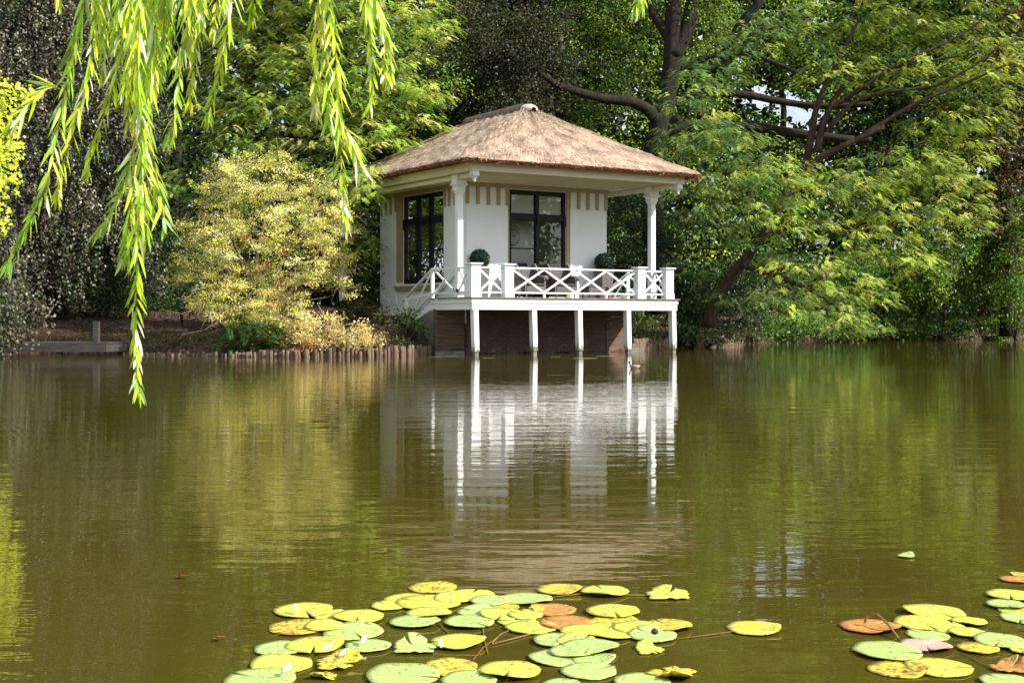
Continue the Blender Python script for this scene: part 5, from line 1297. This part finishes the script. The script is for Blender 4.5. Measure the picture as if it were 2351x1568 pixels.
# ------------------------------------------------------------------ lily pads (picture x, y, width, colour, description)
PADS = [
(993,1347,112,'y','yellow pad with brown specks at the far top left of the central patch'),(1078,1364,118,'yg','yellow-green pad just right of the speckled yellow pad at the top of the central patch'),(893,1388,82,'yg','half-hidden yellow-green pad at the left end of the top row'),
(985,1381,150,'yg','large pale yellow-green pad in the middle of the top row'),(985,1405,104,'yg','pad tucked under the front edge of the large pad in the top row'),(953,1424,117,'g','pale green pad below the large pad of the top row'),
(1205,1374,130,'g','pale green oval pad at the right end of the top row near the orange pads'),(1150,1392,84,'y','yellow pad partly covered by its neighbours above the orange pads'),(1097,1403,95,'g','small green pad left of the yellow ones in the second row'),(1077,1425,117,'g','green pad with a notch at its front edge in the second row'),
(1152,1408,98,'yg','yellow-green pad behind the orange pads, left one'),(1207,1410,80,'yg','yellow-green pad touching the left edge of the upper orange pad'),
(1270,1398,105,'o','upper of the two orange pads in the central patch'),(1300,1428,125,'o','lower and larger of the two orange pads in the central patch'),(1220,1438,120,'yg','yellow-green pad with a curved stalk lying over it beside the lower orange pad'),
(1285,1351,104,'y','yellow pad with brown blotches behind the upper orange pad'),(1388,1355,113,'yg','yellow-green oval pad at the top right of the central patch'),
(1408,1400,123,'yg','pad with a pale crumb on it right of the upper orange pad'),(1412,1424,112,'y','yellowish pad half hidden right of the lower orange pad'),(1395,1447,150,'yg','broad speckled pad right of and below the lower orange pad'),(1535,1434,110,'y','yellow pad at the right tip of the central patch'),
(1498,1456,112,'g','green pad with a dark snail on it near the right tip of the central patch'),(1280,1467,110,'g','green pad below the lower orange pad'),(1355,1482,134,'g','smooth pale green pad below the broad speckled pad'),(1280,1508,132,'g','wide green pad third from the bottom in the middle of the patch'),
(1352,1538,129,'g','bright green pad with a brown dot near the bottom of the central patch'),(1731,1440,122,'yg','lone yellow-green pad on a long stalk between the two patches'),
(697,1398,134,'yg','notched yellow-green pad at the upper left outlier of the central patch'),(821,1413,120,'yg','speckled yellow-green pad right of the notched outlier'),(745,1434,90,'yg','pad hidden between two larger pads in the left part of the patch'),(684,1438,133,'y','yellow pad at the left margin of the central patch'),
(810,1449,139,'g','big pale green pad with a straight slit in the left part of the patch'),(640,1487,112,'g','green pad with a split rim on the left margin'),(722,1478,134,'yg','long yellow-green pad beside the split green one'),(845,1480,105,'g','small smooth green pad right of the long yellow-green one'),
(1053,1470,126,'yg','yellow-green pad alone in the gap in the middle of the patch'),(648,1524,140,'yg','yellow-green pad with a white petal on it at lower left'),
(597,1556,163,'g','large pale green pad cut by the bottom edge at lower left'),(1034,1529,124,'y','yellow pad behind the largest green pad at the bottom'),(926,1547,169,'g','largest pale green pad at the bottom of the picture'),(1077,1558,130,'g','green pad cut by the bottom edge beside the largest one'),
(1169,1536,146,'yg','speckled yellow-green pad at the bottom right of the largest one'),(1475,1562,130,'g','green pad at the bottom edge under the ragged yellow leaf'),(1290,1570,90,'g','sliver of a green pad at the bottom edge in the middle'),
(1998,1436,137,'o','round orange pad with an arched stalk in the right patch'),(2145,1403,136,'yg','large yellow-green pad at the top of the right patch'),(2118,1428,129,'yg','yellow-green pad overlapping below the top one in the right patch'),(2225,1424,80,'yg','small pad right of the two large ones in the right patch'),
(2130,1456,95,'g','small pale pad between the orange and yellow ones in the right patch'),(2125,1480,116,'p','pinkish upturned pad in the right patch'),(2036,1492,152,'g','large yellow-green pad left of the pink pad'),(2246,1485,93,'y','plain orange-yellow pad right of the pink pad'),
(2220,1449,84,'yg','dull yellow pad above the orange-yellow one'),(2300,1469,120,'g','pale green pad near the right edge level with the pink pad'),(2060,1535,133,'y','yellow pad at the bottom of the right patch'),(2155,1530,149,'yg','large yellow-green pad overlapping the bottom yellow pad'),
(2332,1328,72,'o','orange-red pad at the right edge, topmost'),(2346,1318,50,'y','sliver of a yellow pad behind the topmost orange-red one'),(2318,1363,102,'yg','yellow-green pad at the right edge below the topmost orange-red pad'),(2310,1385,86,'g','ragged green pad at the right edge'),(2335,1402,80,'yg','dull pad at the right edge with brown margin'),
(2342,1418,84,'g','pale green pad cut by the right edge'),(2312,1563,120,'g','pale green pad in the bottom right corner'),(2350,1490,60,'yg','narrow yellow-green pad cut by the right edge above the corner'),
(1040,1372,90,'yg','small pad squeezed between the two largest pads of the top row'),(1125,1376,90,'g','green pad peeping out left of the pale oval ending the top row'),(935,1374,105,'yg','pad partly under the back edge of the large pad in the top row'),
(1185,1424,88,'yg','small pad just left of the lower orange pad'),(1335,1446,100,'yg','pad half under the lower right edge of the lower orange pad'),(1455,1438,100,'yg','pad under the left edge of the yellow tip pad'),(1325,1470,96,'yg','pad bridging the two green ones below the orange pads'),
(1312,1492,104,'g','green pad under the wide one near the bottom middle'),(762,1412,84,'yg','pad between the notched outlier and the speckled pad beside it'),(1362,1512,100,'g','green pad between the smooth pale pad and the bright bottom pad'),(2175,1440,84,'yg','pad filling the gap between the three small ones in the right patch'),
(2080,1274,38,'g','tiny lone pale pad far out on the water at right')]
RAGGED = [(1531,1362,97,'yg','ragged maple-shaped yellow-green leaf on a long green stalk'),(953,1483,95,'g','bright green curled pad with a frilled edge'),(774,1519,98,'y','folded golden-yellow pad at lower left'),(742,1550,62,'y','crumpled golden-yellow pad below the folded one'),
          (1490,1490,62,'yg','small torn pad hanging below the right tip of the patch'),(1545,1545,102,'y','ragged yellow pad with a chewed outline near the bottom'),(2316,1530,78,'o','curled orange pad standing up near the bottom right corner'),(1225,1400,50,'y','small torn yellow scrap between pads left of the orange ones')]
def pad(px, py, w, colr, desc, k, ragged=False):
    z = 0.004 + 0.0013*(k % 6)
    p = onwater(px, py, z); r = w/F*p[1]/2; oval = rng.uniform(1.06, 1.24)
    seed = rng.random()*6.28; nth = rng.uniform(0, 6.28); notch = 0.13 if not ragged else 0.3
    vs = [(0, 0, 0.001)]; fs = []; A = 44; Rg = 5
    amp = 0.03 if not ragged else 0.11
    curl = rng.choice([0.0, 0.003, 0.006, 0.012]) if not ragged else rng.uniform(.01, .03)
    cdir = rng.random()*6.28
    for j in range(1, Rg+1):
        f = j/Rg
        for i in range(A+1):
            a = nth + notch*f**0.6*0.5 + (2*math.pi-notch*f**0.6)*(i/A)
            rr = r*f*(1 + (0.012 if not ragged else amp)*f*math.sin(3*a+seed) + amp*0.5*f*math.sin(7*a+2*seed) + (0.08*f*math.sin(11*a+seed)+0.09*f*math.sin(5*a) if ragged else 0.008*math.sin(23*a)))
            if i in (0, A): rr *= (1+0.02*f)
            lift = curl*max(0, math.cos(a-cdir))**3*f**3 + 0.0008*math.sin(5*a+seed)*f*f
            if ragged and desc.startswith(('folded', 'curled')): lift += 0.025*max(0, math.cos(a-cdir))*f*f*(r/.1)
            vs.append((rr*math.cos(a), rr*math.sin(a)*oval, lift))
    W_ = A+1
    for i in range(A): fs.append((0, 1+i, 2+i))
    for j in range(Rg-1):
        for i in range(A): a = 1+j*W_+i; fs.append((a, a+W_, a+W_+1, a+1))
    me = bpy.data.meshes.new('lily_pad'); me.from_pydata(vs, [], fs); me.polygons.foreach_set('use_smooth', [True]*len(fs)); me.update()
    o = link_mesh('lily_pad', me, PAD[colr], None, origin=p)
    so = o.modifiers.new('thickness', 'SOLIDIFY'); so.thickness = 0.0022; so.offset = -1
    return tag(o, desc, 'lily pad', 'lily pads floating on the pond')
for k, a in enumerate(PADS): pad(*a, k)
for k, a in enumerate(RAGGED): pad(*a, k+3, True)
# thin floating pads and weed by the deck posts
for k, (px, py, w) in enumerate(((1000,820,26),(1035,818,34),(1120,822,30),(1275,820,24),(1345,823,60),(1390,818,44),(1425,821,30),(1470,818,30))):
    z = 0.004; p = onwater(px, py, z); p[1] = min(p[1], 37.2+max(0,(px-1083))*0.0075) ; p[0] = (px-CX)/F*p[1]
    mb = MB(); r = w/F*p[1]/2
    mb.add([(r*math.cos(a)*(1+.1*math.sin(3*a+k)), r*.45*math.sin(a), 0.003) for a in np.linspace(0, 6.28, 20)[:-1]] , [tuple(range(19))])
    o = mb.build('floating_leaf', PAD['g'], None); o.location = p
    tag(o, ['flat green leaf floating by the left footing','long green leaf floating left of the first deck post','green leaf floating right of the first deck post','green leaf floating between the second and third deck posts','widest green leaf floating by the third deck post','green leaf floating left of the fourth deck post','small green leaf floating at the fourth deck post','green leaf floating right of the fourth deck post'][k], 'floating leaf', 'floating leaves by the deck')
# stalks at the surface
for pts, mat, r, lab in (
  ([(1570,1362),(1500,1366),(1440,1365),(1340,1362),(1270,1370)], 'greenstem', .003, 'long straight green stalk lying across the water to the ragged leaf'),
  ([(1690,1448),(1640,1455),(1560,1466),(1480,1450)], 'stem', .003, 'reddish stalk running left from the lone pad'),
  ([(1130,1475),(1150,1455),(1220,1425),(1270,1415)], 'stem', .0035, 'reddish stalk running up to the orange pads'),
  ([(1120,1500),(1112,1470),(1108,1435)], 'stem', .003, 'short reddish stalk under the gap in the patch'),
  ([(1085,1515),(1110,1485),(1160,1450)], 'stem', .0025, 'thin reddish stalk crossing in the gap'),
  ([(1000,1425),(1030,1452)], 'stem', .003, 'short stalk by the pale green pad in the second row'),
  ([(1130,1478),(1200,1460),(1260,1442),(1290,1432)], 'stem', .0045, 'thick curved stalk beside the lower orange pad'),
  ([(2205,1497),(2290,1540),(2330,1530)], 'stem', .0025, 'thin stalk below the orange-yellow pad'),
  ([(870,1462),(905,1478),(925,1488)], 'stem', .0025, 'thin stalk right of the big slit pad'),
  ([(2160,1458),(2190,1470),(2240,1480)], 'stem', .002, 'thin stalk above the orange-yellow pad')):
    mb = MB(); P = [onwater(px, py, 0.004) for px, py in pts]; mb.tube(P, [r*.6]*len(P), 6)
    tag(mb.build('lily_stalk', M[mat], None), lab, 'stalk', 'lily stalks at the surface')
# arched stalk over the round orange pad
mb = MB(); P = [onwater(px, py, 0.0) + np.array([0,0,h]) for px, py, h in ((1985,1442,.02),(1990,1440,.035),(2015,1442,.045),(2040,1455,.03),(2062,1470,.008))]; mb.tube(P, [.004]*5, 8)
tag(mb.build('lily_stalk', M['stem'], None), 'arched thick stalk standing over the round orange pad', 'stalk', 'lily stalks at the surface')
for k, (px, py, lab) in enumerate(((903-35,1510,'white petal beside the folded golden pad'),(790,1500,'white petal at the tip of the folded golden pad'),(660,1536,'white petal on the lower left yellow-green pad'),(835,1470,'white petal at the rim of the small smooth pad'),(1012,1480,'white petal between the frilled pad and its neighbour'),(680,1398,'white petal on the notched outlier pad'))):
    px = 752 if k == 0 else px; py = 1487 if k == 0 else py
    o_ = MB(); L = 0.020; o_.add([(-L,0,0),(-L*.3,.007,.006),(L*.5,.008,.008),(L,0,.012),(L*.5,-.006,.004),(-L*.3,-.006,.002)], [(0,1,5),(1,2,4,5),(2,3,4)], True)
    o = o_.build('petal', M['petal'], None); o.location = onwater(px, py, 0.024); o.rotation_euler = (0.2, -0.2, 0.5+k*0.3)
    tag(o, lab, 'petal', 'white petals on the lily pads')
for px, py, lab in ((487,1466,'small red-brown leaf floating alone at lower left'),(403,1324,'tiny dark leaf floating in the dark water at left')):
    lv = Leaves(); p = onwater(px, py, 0.006); lv.add(np.array([[0,0,0.],[0.01,0,.002]]), np.array([[1,.3,.1],[.7,-.6,.2]]), np.array([[0,0,1.],[0,.2,1]]), 0.045, .03, np.array([[.35,.07,.02],[.28,.06,.02]]))
    o = lv.build('floating_leaf', M['dull']); o.location = p; tag(o, lab, 'floating leaf')
# dark water snail on a pad
p = onwater(1503, 1453, 0.03); sn = empty('water_snail', p, label='dark little snail on a green pad near the right tip of the patch', cat='snail')
mb = MB(); mb.lathe([(0.002,-.004),(0.011,0),(0.012,.006),(0.008,.012),(0.002,.016)], n=12); mb.build('shell', M['darkfeather'], sn)

# ------------------------------------------------------------------ water bird
bp_ = onwater(1457, 846, 0.0)
bird = empty('water_bird', bp_, 0.0, 'small grey-brown water bird with a dark head swimming in front of the fourth deck post', 'bird')
mb = MB()
prof = [(-0.10,.012,.035),(-0.085,.032,.038),(-0.05,.055,.040),(0,.062,.038),(0.05,.052,.040),(0.09,.028,.050),(0.115,.008,.064)]
vs, fs = [], []
for x, r, zc in prof:
    for k in range(12):
        a = 2*math.pi*k/12; vs.append((x, r*math.cos(a), zc-.01 + r*0.72*math.sin(a)))
for i in range(len(prof)-1):
    for k in range(12): fs.append((i*12+k, i*12+(k+1)%12, (i+1)*12+(k+1)%12, (i+1)*12+k))
fs.append(tuple(range(12))[::-1]); fs.append(tuple(72+k for k in range(12)))
mb.add(vs, fs, True); mb.build('body', M['feather'], bird)
mb = MB(); mb.tube([(-0.075,0,.04),(-0.095,0,.075),(-0.10,0,.105),(-0.103,0,.125)], [.026,.017,.014,.016], 10); mb.tube([(-0.088,0,.128),(-0.10,0,.133),(-0.118,0,.130),(-0.128,0,.124)], [.010,.021,.019,.008], 10); mb.build('head', M['darkfeather'], bird)
mb = MB(); mb.tube([(-0.125,0,.125),(-0.150,0,.120)], [.007,.002], 6); mb.build('beak', M['beak'], bird)
for sy in (-1, 1):
    mb = MB(); mb.tube([(-0.05,sy*.045,.05),(0,sy*.058,.052),(0.06,sy*.045,.056),(0.105,sy*.015,.066)], [.018,.024,.016,.004], 8); mb.build('wing', M['feather'], bird)

# ------------------------------------------------------------------ light, sky, camera
S = Vector((0.826, -0.288, 0.66)).normalized()
sun = bpy.data.lights.new('sun', 'SUN'); sun.energy = 7.6; sun.angle = math.radians(0.5); sun.color = (1.0, 0.94, 0.84)
so = bpy.data.objects.new('sun', sun); COL.objects.link(so); so.rotation_euler = S.to_track_quat('Z', 'Y').to_euler(); so.location = (30, 0, 40)
w = bpy.data.worlds.new('World'); scn.world = w; w.use_nodes = True; nt = w.node_tree; nt.nodes.clear()
sk = nt.nodes.new('ShaderNodeTexSky'); sk.sky_type = 'NISHITA'; sk.sun_disc = False
sk.sun_elevation = math.asin(S.z); sk.sun_rotation = math.atan2(S.x, S.y); sk.dust_density = 2.5; sk.air_density = 1.0
bg = nt.nodes.new('ShaderNodeBackground'); bg.inputs[1].default_value = 0.175
wo = nt.nodes.new('ShaderNodeOutputWorld'); tcw = nt.nodes.new('ShaderNodeTexCoord'); nz = nt.nodes.new('ShaderNodeTexNoise'); nz.inputs['Scale'].default_value = 3.0; nz.inputs['Detail'].default_value = 7; nz.inputs['Roughness'].default_value = 0.6; nt.links.new(tcw.outputs['Generated'], nz.inputs['Vector'])
cr_ = ramp(nt, [(0.36,(0,0,0)),(0.56,(.9,.9,.9))], nz.outputs[0]); mxw = nt.nodes.new('ShaderNodeMix'); mxw.data_type = 'RGBA'; mxw.inputs[7].default_value = (6.6,6.9,7.4,1)
nt.links.new(cr_.outputs[0], mxw.inputs[0]); nt.links.new(sk.outputs[0], mxw.inputs[6]); nt.links.new(mxw.outputs[2], bg.inputs[0]); nt.links.new(bg.outputs[0], wo.inputs[0])
cam = bpy.data.cameras.new('camera'); co = bpy.data.objects.new('camera', cam); COL.objects.link(co); scn.camera = co
co.location = (0, 0, CAMH); co.rotation_euler = (math.radians(90), 0, 0)
cam.sensor_width = 36; cam.lens = 36*F/2351; cam.shift_y = -(784-HY)/2351; cam.shift_x = 0.0
cam.clip_start = 0.05; cam.clip_end = 3000
cam.dof.use_dof = True; cam.dof.focus_distance = 13; cam.dof.aperture_fstop = 18
scn.view_settings.view_transform = 'Standard'; scn.view_settings.look = 'None'; scn.view_settings.exposure = 0; scn.view_settings.gamma = 1
scn.cycles.max_bounces = 6; scn.cycles.transparent_max_bounces = 12; scn.cycles.diffuse_bounces = 3; scn.cycles.glossy_bounces = 3; scn.cycles.transmission_bounces = 4
scn.cycles.caustics_reflective = False; scn.cycles.caustics_refractive = False
